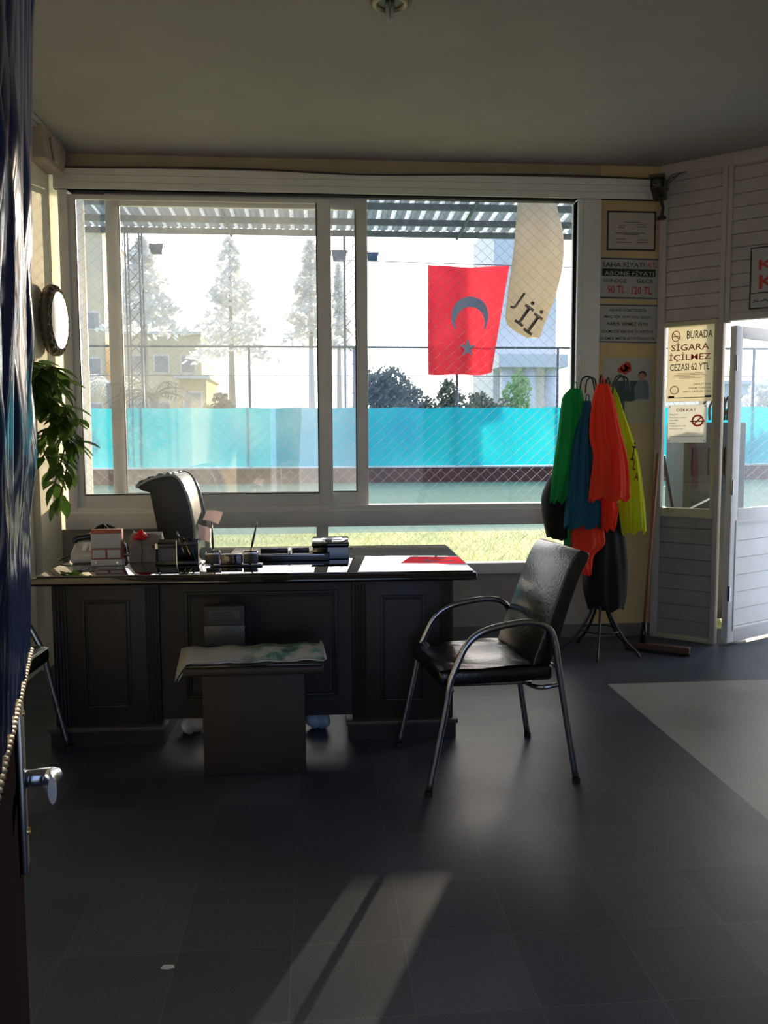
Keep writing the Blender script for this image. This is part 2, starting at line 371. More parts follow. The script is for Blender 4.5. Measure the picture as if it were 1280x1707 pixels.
mb.obj('window_frame', 'pvc', w2, bevel=.004)
MB().box(-.71, 0, .02, .026, .52, .80).obj('window_pane', 'glassd', w2)
MB().box(.076, 1.745, .02, .026, .52, .80).obj('window_pane', 'glass', w2)

# ---- angled siding wall with the door opening
ANG = math.radians(-40); P0 = (2.33, 5.58, 0)
siding = struct(empty('wall_siding', P0, ANG))
def boards(mb, x0, x1, z0, z1, h=.083, y=0, t=.02):
    z = z0
    while z < z1-.005:
        zt = min(z+h, z1)
        mb.add([(x0,y-t,z+.004),(x1,y-t,z+.004),(x1,y-t+.008,zt),(x0,y-t+.008,zt),(x0,y+.01,z),(x1,y+.01,z),(x1,y+.01,zt),(x0,y+.01,zt)],
               [(0,1,2,3),(4,7,6,5),(0,4,5,1),(3,2,6,7),(0,3,7,4),(1,5,6,2)])
        z = zt
    return mb
boards(MB(), .03, .375, 2.14, 3.09).obj('siding_boards', 'pvcdirty', siding)
boards(MB(), .44, 1.42, 2.16, 3.09).obj('siding_boards', 'pvcdirty', siding)
MB().box(-.02, 1.42, -.022, .03, 3.09, ZC).obj('top_trim', 'pvcdirty', siding, bevel=.004)
mb = MB(); mb.box(.375, .408, -.035, .04, 0, 3.09); mb.box(.408, .44, -.028, .04, 2.11, 3.09); mb.box(-.02, .03, -.035, .03, 0, 3.09); mb.box(.44, 1.42, -.03, .03, 2.12, 2.165)
mb.obj('corner_post', 'pvcdirty', siding, bevel=.004)
mb = MB(); mb.box(1.36, 1.42, -.03, .04, 0, 2.12); mb.obj('door_jamb', 'pvc', siding, bevel=.004)
boards(MB(), .03, .375, .03, .84, .105).obj('lower_boards', mat('darker lower pvc', (.36, .34, .32), .6, noise=(.30, .28, .26), nscale=5), siding)  # lower boards in a darker tone than the siding above
mb = MB(); mb.box(.03, .375, -.03, .03, .84, .90); mb.box(.03, .375, -.03, .03, 2.11, 2.14); mb.box(.03, .375, -.03, .03, 0, .035); mb.box(.352, .376, -.03, .03, .9, 2.11)
mb.obj('panel_frame', mat('yellowed pvc', (.62, .60, .40), .5, noise=(.55, .52, .33), nscale=4), siding, bevel=.003)
MB().box(.03, .355, 0, .006, .90, 2.11).obj('window_pane', 'glass', siding)
struct(MB().box(1.42, 1.60, -.03, .15, 0, ZC).obj('wall_siding_end', 'cream', loc=P0, rotz=ANG))
# ---- white door leaf standing open outwards
d1 = struct(empty('door_1', (2.695, 5.262, 0), math.radians(29)))
mb = MB(); frame_rect(mb, 0, .86, .015, 2.09, .075, .075, .10, .075, 0, .045); mb.box(.075, .785, 0, .045, .80, .905)
mb.obj('door_frame', 'pvc', d1, bevel=.004)
mb = MB(); frame_rect(mb, .055, .805, .095, .83, .014, .014, .014, .014, -.006, .0); mb.obj('door_bead', 'pvc', d1)
boards(MB(), .075, .785, .115, .80, .115, .022, .01).obj('door_boards', 'pvc', d1)
MB().box(.072, .788, .02, .026, .90, 2.02).obj('window_pane', 'glassp', d1)
mb = MB()
for z in (.35, 1.05, 1.85): mb.lathe([(.011, z-.05), (.011, z+.05)], (-.008, -.008, 0), 10)
mb.obj('door_hinge', 'steel', d1)

# ================================================================== NEAR DOOR WITH RELIEF GLASS (door_2)
# leaf runs from its free edge (far) back towards the camera
E0 = Vector((-.429, 1.205, 0))          # free edge, room side face
ang2 = math.radians(90+11)             # local +x runs away from free edge towards hinge => use direction back
dirb = Vector((math.sin(math.radians(15.2)), -math.cos(math.radians(15.2)), 0))   # from free edge towards hinge
d2 = struct(empty('door_2', (E0.x, E0.y, 0), math.atan2(dirb.y, dirb.x)))
# local x: towards the hinge; room side is local +y ; leaf thickness to -y
LW = .80
MB().box(0, LW, -.045, 0, .01, 2.45).obj('door_panel', 'doorblack', d2, bevel=.003)
def relief(u, v):
    x = u*(LW-.02); z = 1.085 + v*1.33
    swell = .010 + .056*v
    cell = math.sin(z*9.5 + 1.7*math.sin(u*23))
    w = swell + .013*abs(math.sin(u*PI*12 + .55*math.sin(z*6.3+u*11) + .2*math.sin(z*17)))**.6
    w += .006*max(0, cell)**6 + .0022*math.sin(z*41 + u*60)*max(0, math.sin(z*5+u*9))
    return (x, w*(.25+.75*min(1, u/.01)), z)
mb = MB(); mb.grid(relief, 170, 150)
mb.box(0, LW-.02, -.002, .012, 1.085, 2.415)
mb.obj('relief_glass', 'darkglass', d2, smooth=True, fixn=False)
mb = MB()
for s in range(2):   # twisted gilt moulding below the glass
    pts = []
    for i in range(420):
        t = i/419; x = t*(LW-.02); a = t*52*PI/2*2 + s*PI
        pts.append((x, .0205+.0028*math.cos(a), 1.081+.0032*math.sin(a)))
    mb.tube(pts, .0029, 6)
mb.obj('rope_moulding', 'rope', d2, smooth=True)
# clamped crests running up the relief, catching the light
mb = MB()
for k in range(7):
    x = .004 + k*.017 + rnd.uniform(-.004, .004)
    for seg in range(5):
        z0 = 1.10 + seg*.27 + rnd.uniform(0, .04); pts = []
        ph = rnd.uniform(0, 6)
        for i in range(18):
            z = z0 + i*.0125
            pts.append((max(.001, x + .003*math.sin(z*9+ph)), .0165 + .056*(z-1.085)/1.33 + .002*math.sin(z*23+ph), z))
        mb.tube(pts, .0016, 5, rs=[.0004+.0022*math.sin(PI*i/17)*(.6+.4*math.sin(i*1.3+ph)) for i in range(18)])
mb.obj('relief_ridge', 'darkglass', d2, smooth=True)
mb = MB().box(.012, .052, 0, .010, .775, 1.02); hp = mb.obj('handle_plate', 'steel', d2, bevel=.003)
h = MB(); h.tube([(.03, .01, .905), (.03, .018, .905), (.03, .046, .905)], .0125, 14)
h.prism([(.018, .030), (.045, .034)], 0, 1, 'z') if False else None
ho = h.obj('door_handle', 'steel', d2, smooth=True)
def lever(u, v):
    a = 2*PI*u; k = v
    cx = .03 + .040*k; rz = .0125 + .007*k; ry = .0125 - .0065*k
    return (cx, .046 + ry*math.cos(a) - .004*math.sin(k*PI), .905 + rz*math.sin(a) - .006*k*k)
def leverend(u, v):
    a = 2*PI*u
    r1 = .0125 + .003*v
    return (.03 - .0*v + .004*v, .055 + .018*v + .001*math.cos(a), .905 + r1*math.sin(a))
mb = MB(); mb.grid(lever, 16, 10, True)
mb.add([lever(i/16, 1) for i in range(16)], [tuple(range(16))]); mb.add([lever(i/16, 0) for i in range(16)], [tuple(range(16))])
mb.obj('lever_grip', 'steel', ho, smooth=True)
mb = MB(); mb.lathe([(.0001, .0), (.005, 0), (.005, .004), (.0001, .004)], (.032, .010, .83), 12, 'y'); mb.lathe([(.004, 0), (.004, .003)], (.032, .010, 1.0), 10, 'y')
mb.obj('screw', 'gold', hp)

# ================================================================== DESK
DKX, DKY = -.27, 3.78
desk = tag(empty('desk', (DKX, DKY, 0), math.radians(-.9)), 'large dark wooden executive desk with panelled front standing before the window', 'desk')
def dk(x0, x1, y0, y1, z0, z1): return MB().box(x0-DKX, x1-DKX, y0-DKY, y1-DKY, z0, z1)
mb = MB()
prof = [(-.085, .742), (-.095, .752), (-.088, .768), (-.08, .778), (.86, .778), (.86, .742)]
mb.prism([(a, b) for a, b in prof], -1.24-DKX, .715-DKX, 'x')
mb.obj('desktop', 'desktop', desk, bevel=.006)
gt = dk(-1.22, .70, 3.71, 4.63, .7785, .786).obj('glass_top', mat('black backed desk glass', (.004, .004, .004), .015, coat=1, croug=.0, spec=1), desk, bevel=.002)
def pedestal(x0, x1, nm='pedestal'):
    mb = dk(x0, x1, 3.78, 4.55, .075, .742)
    p = mb.obj(nm, 'desk', desk, bevel=.004)
    # moulded panel, fluted corner strips
    a, b = x0-DKX, x1-DKX
    mb = MB(); frame_rect(mb, a+.13, b-.13, .17, .665, .012, .012, .012, .012, -.008, .0)
    frame_rect(mb, a+.145, b-.145, .185, .65, .006, .006, .006, .006, -.005, .0)
    mb.obj('panel_moulding', 'desk', p, bevel=.002)
    for s in (a+.008, b-.062):
        mb = MB()
        for k in range(4): mb.tube([(s+k*.0145+.006, -.001, .095), (s+k*.0145+.006, -.001, .72)], .0052, 8)
        mb.obj('fluting', 'desk', p)
    mb = dk(x0-.02, x1+.012, 3.762, 4.56, .0, .075); mb.obj('plinth', 'desk', p)
    mb = dk(x0-.03, x1+.02, 3.748, 4.57, .068, .088); mb.obj('plinth_cap', mat('worn plinth edge', (.05, .04, .033), .5, noise=(.09, .075, .06), nscale=20), p, bevel=.004)
    return p
pedestal(-1.18, -.71); pedestal(.155, .62)
mp_ = dk(-.715, .16, 3.80, 3.82, .105, .742).obj('modesty_panel', 'desk', desk)
mb = MB(); frame_rect(mb, -.60-DKX, .09-DKX, .20, .69, .014, .014, .014, .014, .008, .02); frame_rect(mb, -.58-DKX, .07-DKX, .22, .67, .006, .006, .006, .006, .012, .02)
mb.obj('panel_moulding', 'desk', mp_, bevel=.002)

ZD = .787
# ================================================================== SIDE TABLE + newspaper + box
st = tag(empty('side_table', (-.255, 3.47, 0)), 'small dark brown table on a solid pedestal in front of the desk', 'table')
MB().box(-.275, .275, -.21, .17, .452, .484).obj('table_top', 'darktbl', st, bevel=.008)
MB().box(-.265, .265, -.20, .16, .484, .492).obj('table_inlay', 'desktop', st, bevel=.002)
MB().box(-.215, .198, -.10, .10, .012, .452).obj('pedestal', 'darktbl', st, bevel=.003)
MB().box(-.205, .188, -.09, .09, .0, .012).obj('foot', 'blackmetal', st)
def news(u, v):
    # folded newspaper, left corner drooping over the edge
    x = -.33 + .60*u; y = -.185 + .30*v
    z = .496 + .030*math.sin(PI*min(1, v*1.3+.1))*(.4+.6*u)*(1-v*.5) + .004*math.sin(x*40) + .018*(1-abs(2*v-1))*(u > .05)
    if u < .16:
        k = (.16-u)/.16; z -= k*k*.055*(1-v)*1.3; x += .01*k
    return (x, y + .03*(1-u)*(1-v) - .0, z)
nm = bpy.data.materials.new('printed newspaper'); nm.use_nodes = True; n = nm.node_tree; b = n.nodes['Principled BSDF']; b.inputs['Roughness'].default_value = .6
t_ = n.nodes.new('ShaderNodeTexCoord'); s_ = n.nodes.new('ShaderNodeSeparateXYZ'); n.links.new(t_.outputs['Object'], s_.inputs[0])
nz = n.nodes.new('ShaderNodeTexNoise'); nz.inputs['Scale'].default_value = 14; nz.inputs['Detail'].default_value = 8; n.links.new(t_.outputs['Object'], nz.inputs['Vector'])
rp = n.nodes.new('ShaderNodeValToRGB'); rp.color_ramp.elements[0].position = .40; rp.color_ramp.elements[0].color = (.05, .09, .08, 1)
rp.color_ramp.elements[1].position = .56; rp.color_ramp.elements[1].color = (.42, .42, .41, 1); e = rp.color_ramp.elements.new(.47); e.color = (.12, .28, .26, 1)
n.links.new(nz.outputs[0], rp.inputs[0])
mrx = n.nodes.new('ShaderNodeMapRange'); mrx.inputs[1].default_value = -.12; mrx.inputs[2].default_value = .05; n.links.new(s_.outputs[0], mrx.inputs[0])
mxx = n.nodes.new('ShaderNodeMix'); mxx.data_type = 'RGBA'; n.links.new(mrx.outputs[0], mxx.inputs[0]); mxx.inputs[6].default_value = (.36, .36, .35, 1)
n.links.new(rp.outputs[0], mxx.inputs[7]); n.links.new(mxx.outputs[2], b.inputs['Base Color'])
npz = tag(empty('newspaper', (-.255, 3.47, 0), math.radians(3)), 'folded newspaper with pictures drooping over the small brown table', 'newspaper')
MB().grid(news, 40, 16).obj('front_page', nm, npz, smooth=True, solid=.003)
def news2(u, v):
    p = news(u, v); return (p[0]*.98+.004, p[1]+.006, p[2]-.008 if p[2] > .5 else p[2]-.003)
MB().grid(news2, 30, 12).obj('inner_pages', 'paper', npz, smooth=True, solid=.004)
MB().grid(lambda u, v: (.268+.012*math.sin(v*PI), -.185+.28*u, .495+.016*v), 10, 6).obj('folded_edge', 'paper', npz, smooth=True, solid=.003)
bx = tag(empty('donation_box', (-.40, 3.63, 0)), 'dark box with a pale printed label standing behind the newspaper', 'box')
MB().box(-.087, .087, -.04, .02, .492, .665).obj('body', mat('dark card', (.022, .022, .024), .45), bx, bevel=.003)
o = MB().box(-.087, .087, -.046, -.04, .492, .582).obj('lower_flap', mat('dark slate plastic', (.05, .055, .062), .3), bx, bevel=.002)
o = MB().box(-.065, .065, -.0425, -.04, .61, .645).obj('label_plate', mat('dull grey label', (.09, .085, .08), .6), bx)
for i in range(3):
    text('lettering', 'KART KABUL EDILIR', .006, 'ink', bx, (0, -.0435, .618+i*.0095), width=.115) if False else MB().box(-.055, .05-.01*i, -.0432, -.0425, .614+i*.010, .618+i*.010).obj('label_line', 'ink', bx)
mb = MB(); mb.lathe([(.0001, 0), (.004, .0), (.003, -.004), (.0001, -.005)], (.082, -.047, .565), 10, 'y'); mb.obj('stud', 'steel', bx)
# crumpled pale cloths under the desk
def rumple(cx, cy, w, d, h, seed, name, label, m='paper'):
    r = random.Random(seed); ph = [r.uniform(0, 6) for _ in range(4)]
    def fn(u, v):
        a = 2*PI*u; e = v*PI
        k = 1+.18*math.sin(3*a+ph[0])*math.sin(e) + .14*math.sin(5*a+ph[1]+3*v)
        return (cx+w/2*math.cos(a)*math.sin(e)*k, cy+d/2*math.sin(a)*math.sin(e)*k, h/2-h/2*math.cos(e)*(1+.1*math.sin(4*a+ph[2])))
    return tag(MB().grid(fn, 28, 12, True).obj(name, m, smooth=True), label, 'cloth')
rumple(-.595, 3.93, .13, .16, .10, 3, 'crumpled_cloth', 'crumpled white cloth under the desk, left of the small table')
rumple(-.005, 3.93, .12, .14, .10, 5, 'crumpled_cloth', 'crumpled bluish white cloth under the desk, right of the small table', mat('bluish cloth', (.42, .52, .62), .8))

# ================================================================== DESK ITEMS
# telephone (grey desk fax/phone)
ph = tag(empty('telephone', (-1.09, 4.20, ZD), math.radians(8)), 'grey white desk telephone on the left end of the desk', 'telephone')
MB().prism([(-.11, 0), (.11, 0), (.11, .05), (.06, .085), (-.09, .055), (-.115, .03)], -.10, .10, 'x').obj('body', 'phone', ph, bevel=.012)
mb = MB(); mb.tube(cr_spline([(-.10, .03, .085), (-.085, .035, .105), (0, .045, .112), (.085, .035, .105), (.10, .03, .085)], 5), .016, 10); mb.obj('handset', 'blackplastic', ph, smooth=True)
mb = MB()
for i in range(3):
    for j in range(4): mb.box(-.05+i*.032, -.03+i*.032, -.09+j*.022, -.076+j*.022, .058+j*.006, .066+j*.006)
mb.obj('keypad', 'white', ph)
MB().box(-.035, .0, -.114, -.11, .035, .042).obj('badge', 'white', ph)
mb = MB(); mb.tube(cr_spline([(-.10, 0, .03), (-.15, -.04, .012), (-.17, .03, .008), (-.14, .12, .006)], 6), .004, 6); mb.obj('cord', 'cable', ph)
# black cap / plastic bag behind the phone
def bag(u, v):
    a = 2*PI*u; e = v*PI/2
    k = 1+.12*math.sin(4*a)+.08*math.sin(9*a+v*5)
    return (.11*math.cos(a)*math.cos(e)*k, .09*math.sin(a)*math.cos(e)*k, .145*math.sin(e)*(1+.08*math.sin(5*a)))
tag(MB().grid(bag, 36, 10, True).obj('plastic_bag', mat('glossy black film', (.012, .012, .012), .12, spec=1), smooth=True, loc=(-1.10, 4.42, ZD)), 'crumpled glossy black plastic bag behind the telephone on the desk', 'bag')
# card house: little white box with red trim
ch = tag(empty('perpetual_calendar', (-.985, 4.02, ZD), math.radians(2)), 'small white and red block calendar standing between telephone and stone', 'calendar')
MB().box(-.072, .072, -.022, .03, .0, .03).obj('base', 'phone', ch, bevel=.002)
MB().box(-.070, .070, -.015, .025, .03, .17).obj('back', 'brickred', ch, bevel=.002)
MB().box(-.068, .066, -.026, -.015, .084, .152).obj('month_card', 'signw', ch, bevel=.002)
for sx in (-.034, .034): MB().box(sx-.030, sx+.030, -.024, -.015, .036, .076).obj('number_card', 'signw', ch, bevel=.002)
for sx in (-.048, .048): MB().lathe([(.0001, 0), (.006, 0), (.006, -.003), (.0001, -.003)], (sx, -.022, .015), 10, 'y').obj('stud', 'steel', ch)
# glasses lying in front
gl = tag(empty('keys', (-1.07, 3.905, ZD)), 'small bunch of keys near the front edge of the desk', 'keys')
mb = MB(); mb.tube([(.012*math.cos(a), .012*math.sin(a), .003) for a in [i*PI/8 for i in range(16)]], .0015, 6, True); mb.obj('ring', 'steel', gl)
for a in (.2, .7): 
    mb = MB(); c, s_a = math.cos(a), math.sin(a)
    mb.tube([(.012*c, .012*s_a, .004), (.07*c, .05*s_a, .004)], .0022, 6); mb.lathe([(.0001, .001), (.009, .001), (.009, .005), (.0001, .005)], (.022*c, .022*s_a, 0), 10)
    mb.obj('key', 'steel', gl)
# stone planter block
def rock(u, v):
    a = 2*PI*u; e = v
    sq = lambda c: math.copysign(abs(c)**.45, c)
    w = (.085-.012*e)*(1+.03*math.sin(7*a+e*9)); d = .045*(1+.05*math.sin(5*a))
    return (w*sq(math.cos(a)), d*sq(math.sin(a)), .135*e + .006*math.sin(3*a)*e)
mb = MB().grid(rock, 36, 10, True); mb.add([rock(i/36, 1) for i in range(36)], [tuple(range(36))]); mb.add([rock(i/36, 0) for i in range(36)], [tuple(range(36))])
tag(mb.obj('stone_holder', 'stone', smooth=False, loc=(-.825, 4.14, ZD)), 'rough grey stone block holder behind the red rose on the desk', 'ornament')
rs_ = tag(empty('rose', (-.84, 4.075, ZD)), 'red artificial rose leaning against the grey stone block', 'flower')
mb = MB()
for k in range(16):
    a0 = k*2.4; rr = .006+.0013*k; tl = .35+.05*k
    def pet(u, v, a0=a0, rr=rr, tl=tl):
        a = a0 + (u-.5)*1.5; r = rr + .010*v*tl
        r *= .75+.5*math.sin(PI*v); return (r*math.cos(a), r*math.sin(a), .112+.052*v*(1-.035*k) - .012*(abs(u-.5)*2)**2*v)
    mb.grid(pet, 5, 4)
mb.obj('petals', 'red', rs_, smooth=True)
mb = MB(); mb.tube(cr_spline([(0, 0, .13), (.004, 0, .07), (0, -.0, .003)], 5), .0025, 6); mb.obj('stem', 'leaf', rs_)
mb = MB(); mb.grid(lambda u, v: (-.010-.03*v, (u-.5)*.018*math.sin(PI*min(.98, v+.1)), .135+.028*v), 4, 5); mb.obj('leaf', 'leaf', rs_)
# clear pen organiser
po = tag(empty('pen_organiser', (-.655, 4.02, ZD)), 'black and clear plastic pen organiser beside the stone block', 'organiser')
acr = glass_mat('clear acrylic', .15, (.75, .75, .75)); 
mb = MB(); mb.box(-.10, .10, -.045, .045, 0, .006); mb.box(-.10, -.096, -.045, .045, 0, .10); mb.box(-.004, 0, -.045, .045, 0, .10); mb.box(.096, .10, -.045, .045, 0, .115)
mb.box(-.10, .10, -.045, -.042, .0, .02); mb.box(-.10, .10, .042, .045, 0, .115)
mb.obj('tray', 'blackplastic', po, bevel=.001)
MB().box(-.115, .0, -.047, -.043, .085, .10).box(0, .10, -.047, -.043, .092, .108).obj('front_rim', 'blackplastic', po, bevel=.001)
MB().box(-.094, -.006, -.02, .035, .007, .085).obj('memo_pad', mat('grey memo paper', (.16, .16, .16), .7), po)
for q in ((-.004, .0, -.0475, -.0455, .0, .118), (.098, .101, -.0475, -.0455, 0, .118), (-.10, -.088, -.049, -.047, .08, .104)): MB().box(*q).obj('edge_strip', 'steel', po)
for i, (x, tx, c, L) in enumerate(((.028, -.045, 'steel', .15), (.045, -.06, 'blackplastic', .145), (.06, -.05, 'gold', .125), (.075, -.035, 'vteal', .13))):
    p = empty('pen', (-.655, 4.02, ZD)); tag(p, ['silver pen leaning in the clear desk organiser', 'black pen leaning in the clear desk organiser', 'yellow tipped pen leaning in the clear desk organiser', 'blue pen leaning in the clear desk organiser'][i], 'pen', 'pens in the organiser')
    a = Vector((x+.01, .0-.004*i, .008)); bq = a + Vector((tx, 0, L))
    mb = MB(); mb.tube([a, a+(bq-a)*.8], .0042, 8); mb.obj('barrel', c, p, smooth=True)
    mb = MB(); mb.tube([a+(bq-a)*.8, bq], .0046, 8, rs=[.0048, .003]); mb.obj('cap', 'blackplastic' if i != 1 else 'steel', p, smooth=True)
# pink memo slips held up
nt1 = tag(MB().grid(lambda u, v: (.055*u-.01+.004*math.sin(3*v), .01*math.sin(2.5*v)+.006*u, .0+.07*v-.018*u), 6, 8).obj('paper_note', 'pink', loc=(-.56, 4.06, ZD+.115), solid=.0006), 'pale pink paper slip standing behind the pens beside the office chair', 'note')
def note2(u, v): return (-.045+.075*u+.012*v-.01*(1-v), .012*math.sin(3*u), .02+.045*v-.012*u+.016*math.sin(PI*u)*.2-.012*u*(1-v))
nh = tag(empty('paper_note', (-.485, 4.02, ZD+.19)), 'pale pink paper slip tilted above the left desk pen', 'note')
MB().grid(note2, 8, 6).obj('slip', 'pink', nh, solid=.0006)
mb = MB(); mb.tube([(-.004, .004, .03), (-.03, .02, -.19)], .0008, 5); mb.obj('wire_holder', 'steel', nh)
# double pen stand
ps = tag(empty('pen_stand', (-.395, 3.93, ZD)), 'chrome and black double pen stand near the front of the desk', 'pen stand')
MB().box(-.10, .14, -.03, .03, .0, .012).obj('base', 'blackplastic', ps, bevel=.002)
MB().box(-.052, .045, -.02, .02, .012, .058).obj('block', mat('dark clear block', (.03, .018, .016), .08, coat=1), ps, bevel=.003)
for sx in (-.088, .085):
    q = MB().box(sx-.032, sx+.032, -.026, .026, .012, .066).obj('pen_socket', 'blackplastic', ps, bevel=.002)
    mb = MB(); mb.box(sx-.034, sx+.034, -.028, .028, .056, .066); mb.box(sx-.034, sx-.008, -.030, -.026, .004, .014); mb.box(sx+.004, sx+.034, -.030, -.026, .004, .014); mb.box(sx+.030 if sx < 0 else sx-.034, sx+.034 if sx < 0 else sx-.030, -.029, .0, .0, .075)
    mb.obj('chrome_trim', 'steel', q, bevel=.001)
for i, (sx, tx) in enumerate(((-.088, -.003), (.085, .033))):
    p = tag(empty('desk_pen', (-.395, 3.93, ZD)), ['black desk pen standing upright in the left socket of the pen stand', 'black desk pen tilted right in the right socket of the pen stand'][i], 'pen')
    a = Vector((sx, 0, .066)); bq = a + Vector((tx, 0, .145 if i == 0 else .14))
    mb = MB(); mb.tube([a, a+(bq-a)*.16, a+(bq-a)*.3, a+(bq-a)*.6, bq], .004, 10, rs=[.0035, .0042, .0055, .0048, .0012]); mb.obj('barrel', 'blackplastic', p, smooth=True)
    mb = MB(); mb.tube([a-Vector((0, 0, .004)), a+(bq-a)*.12], .005, 10); mb.obj('ferrule', 'gold' if i else 'steel', p, smooth=True)
# desk blotter (long black and white)
bl = tag(empty('desk_pad', (-.04, 4.22, ZD)), 'long black desk pad with white sheets across the middle of the desk', 'desk pad')
MB().box(-.40, .10, -.16, .24, 0, .012).obj('board', 'blackplastic', bl, bevel=.003)
MB().box(-.39, .08, -.10, .235, .012, .017).obj('sheets', 'paper', bl)
MB().box(-.40, .10, -.165, -.14, .0, .035).obj('front_rail', 'blackplastic', bl, bevel=.003)
MB().box(-.24, .075, -.166, -.162, .028, .032).box(-.10, -.09, -.14, -.03, .017, .05).obj('trim_strip', 'steel', bl)
MB().box(-.24, -.105, -.05, -.03, .012, .05).box(-.085, .0, -.05, -.03, .012, .05).obj('holder', 'blackplastic', bl, bevel=.002)
# black book / wallet box
bo = tag(empty('cigar_box', (.075, 4.20, ZD), math.radians(-1)), 'glossy black lidded box at the right end of the desk pad', 'box')
MB().box(-.095, .085, -.10, .14, 0, .06).obj('body', 'desktop', bo, bevel=.003)
MB().prism([(-.10, .062), (.145, .062), (.145, .085), (-.08, .085), (-.103, .075)], -.10, .085, 'x').obj('lid', 'desktop', bo, bevel=.005)
MB().box(-.05, .05, -.02, .08, .085, .089).obj('inlay', 'steel', bo, bevel=.001)
mb = MB(); mb.lathe([(.006, 0), (.006, .01)], (.09, -.07, .05), 10, 'x'); mb.obj('clasp', 'gold', bo)

# ================================================================== OFFICE CHAIR (behind desk, in profile)
oc = tag(empty('office_chair', (-.80, 4.95, 0)), 'black high backed office chair with clear cover seen from the side behind the desk', 'office chair')
pf = [(-.085, .55), (-.075, .80), (-.115, 1.06), (-.125, 1.085), (-.16, 1.095), (-.185, 1.115), (-.175, 1.145), (-.10, 1.17), (-.02, 1.185), (.035, 1.165), (.075, 1.08), (.105, .93), (.115, .80), (.10, .55)]
pf = [(a[0], a[2]) for a in cr_spline([(x, 0, z) for x, z in pf], 4, True)]
mb = MB(); mb.prism(pf, -.22, .22, 'y'); mb.obj('backrest', mat('padded dark vinyl', (.020, .028, .030), .35), oc, bevel=.02)
pts = cr_spline([(-.19, -.235, 1.115), (-.12, -.235, 1.155), (-.02, -.235, 1.18), (.04, -.235, 1.16), (.085, -.235, 1.07), (.115, -.235, .93), (.125, -.235, .80)], 5)
M['film'] = mat('shiny clear film', (.35, .42, .42), .12, spec=1)
MB().tube(pts, .008, 8).obj('piping', 'film', oc, smooth=True); MB().tube([(p.x, .235, p.z) for p in pts], .008, 8).obj('piping', 'film', oc, smooth=True)
def cover(u, v):
    i = u*(len(pts)*.45-1); p = pts[int(i)]
    return (p.x-.004-.006*math.sin(v*40+u*9), -.24+.48*v, p.z+.010+.007*math.sin(u*30+v*17))
MB().grid(cover, 22, 24).obj('plastic_cover', mat('crinkled clear film', (.25, .33, .34), .15, spec=1, transl=.4), oc, smooth=True)
MB().box(-.42, .10, -.25, .25, .43, .54).obj('seat', 'leather', oc, bevel=.03)
MB().lathe([(.03, .10), (.03, .43)], (-.15, 0, 0), 14).obj('gas_column', 'blackmetal', oc)
for k in range(5):
    a = 2*PI*k/5; mb = MB(); mb.tube([(-.15, 0, .12), (-.15+.30*math.cos(a), .30*math.sin(a), .07)], .02, 8, rs=[.026, .014]); l = mb.obj('leg', 'blackplastic', oc, smooth=True)
    MB().lathe([(.026, -.012), (.026, .012)], (-.15+.30*math.cos(a), .30*math.sin(a), .027), 12, 'y').obj('castor', 'rubber', l)
for s in (-1, 1):
    mb = MB(); mb.tube(cr_spline([(-.02, .27*s, .50), (-.04, .29*s, .60), (-.06, .29*s, .66), (-.20, .29*s, .67), (-.30, .29*s, .64)], 5), .018, 8); mb.obj('armrest', 'blackplastic', oc, smooth=True)

# ================================================================== VISITOR CHAIR
def make_chair(loc, rz, label):
    c = tag(empty('visitor_chair', loc, rz), label, 'chair', 'black visitor chairs with bent tube frames')
    path = [(-.300, 0), (-.232, .329), (-.214, .431), (-.184, .506), (-.142, .583), (-.074, .631), (.043, .655), (.128, .657), (.188, .634), (.219, .574), (.243, .418), (.310, 0)]
    for s in (-1, 1):
        w = .245*s
        mb = MB(); mb.tube(cr_spline([(x, w + (.02*s*(1-z/.66)), max(z, .012)) for x, z in path], 6), .0135, 10)
        f = mb.obj('side_frame', 'chrome', c, smooth=True)
        for fx in (-.30, .31): MB().lathe([(.016, 0), (.016, .02)], (fx, w+.02*s, 0), 10).obj('rubber_foot', 'rubber', f)
    mb = MB(); mb.tube([(-.20, -.235, .40), (-.20, .235, .40)], .010, 8); mb.tube(cr_spline([(.245, -.24, .40), (.16, -.21, .385), (.14, 0, .38), (.16, .21, .385), (.245, .24, .40)], 5), .010, 8)
    mb.tube([(-.20, -.15, .40), (.16, -.15, .388)], .009, 8); mb.tube([(-.20, .15, .40), (.16, .15, .388)], .009, 8)
    mb.obj('seat_support', 'chrome', c, smooth=True)
    def seat(u, v):
        x = -.245 + .47*u; y = -.225 + .45*v
        z = .482 - .012*math.sin(PI*u)*math.sin(PI*v) - .012*max(0, .12-u)/.12*6*(.12-u if u < .12 else 0) + .0035*math.sin(y*55+x*20)*math.sin(PI*u)
        return (x, y, z)
    mb = MB().box(-.25, .225, -.23, .23, .412, .478)
    so_ = mb.obj('seat', 'leather', c, bevel=.022)
    mb = MB().grid(seat, 30, 26); mb.obj('seat_cushion', 'leather', so_, smooth=True)
    bp_ = [(.20, .45), (.245, .55), (.285, .68), (.335, .82), (.375, .90), (.365, .922), (.33, .925), (.285, .86), (.225, .70), (.170, .56), (.14, .47), (.15, .44)]
    q = [(a[0], a[2]) for a in cr_spline([(x, 0, z) for x, z in bp_], 4, True)]
    mb = MB(); mb.prism(q, -.215, .215, 'y'); mb.obj('backrest', 'leather', c, bevel=.014)
    for s in (-1, 1): MB().tube([(.243, .25*s, .45), (.235, .215*s, .47)], .009, 8).obj('back_bracket', 'chrome', c)
    return c
chair = make_chair((.685, 3.415, 0), math.radians(7), 'black leatherette visitor chair with bent tube arms right of the desk')
chair2 = copy_tree(chair); chair2.location = (-1.425, 3.49, 0); chair2.rotation_euler.z = math.radians(178)
chair2['label'] = 'black visitor chair left of the desk, mostly hidden by the dark door'

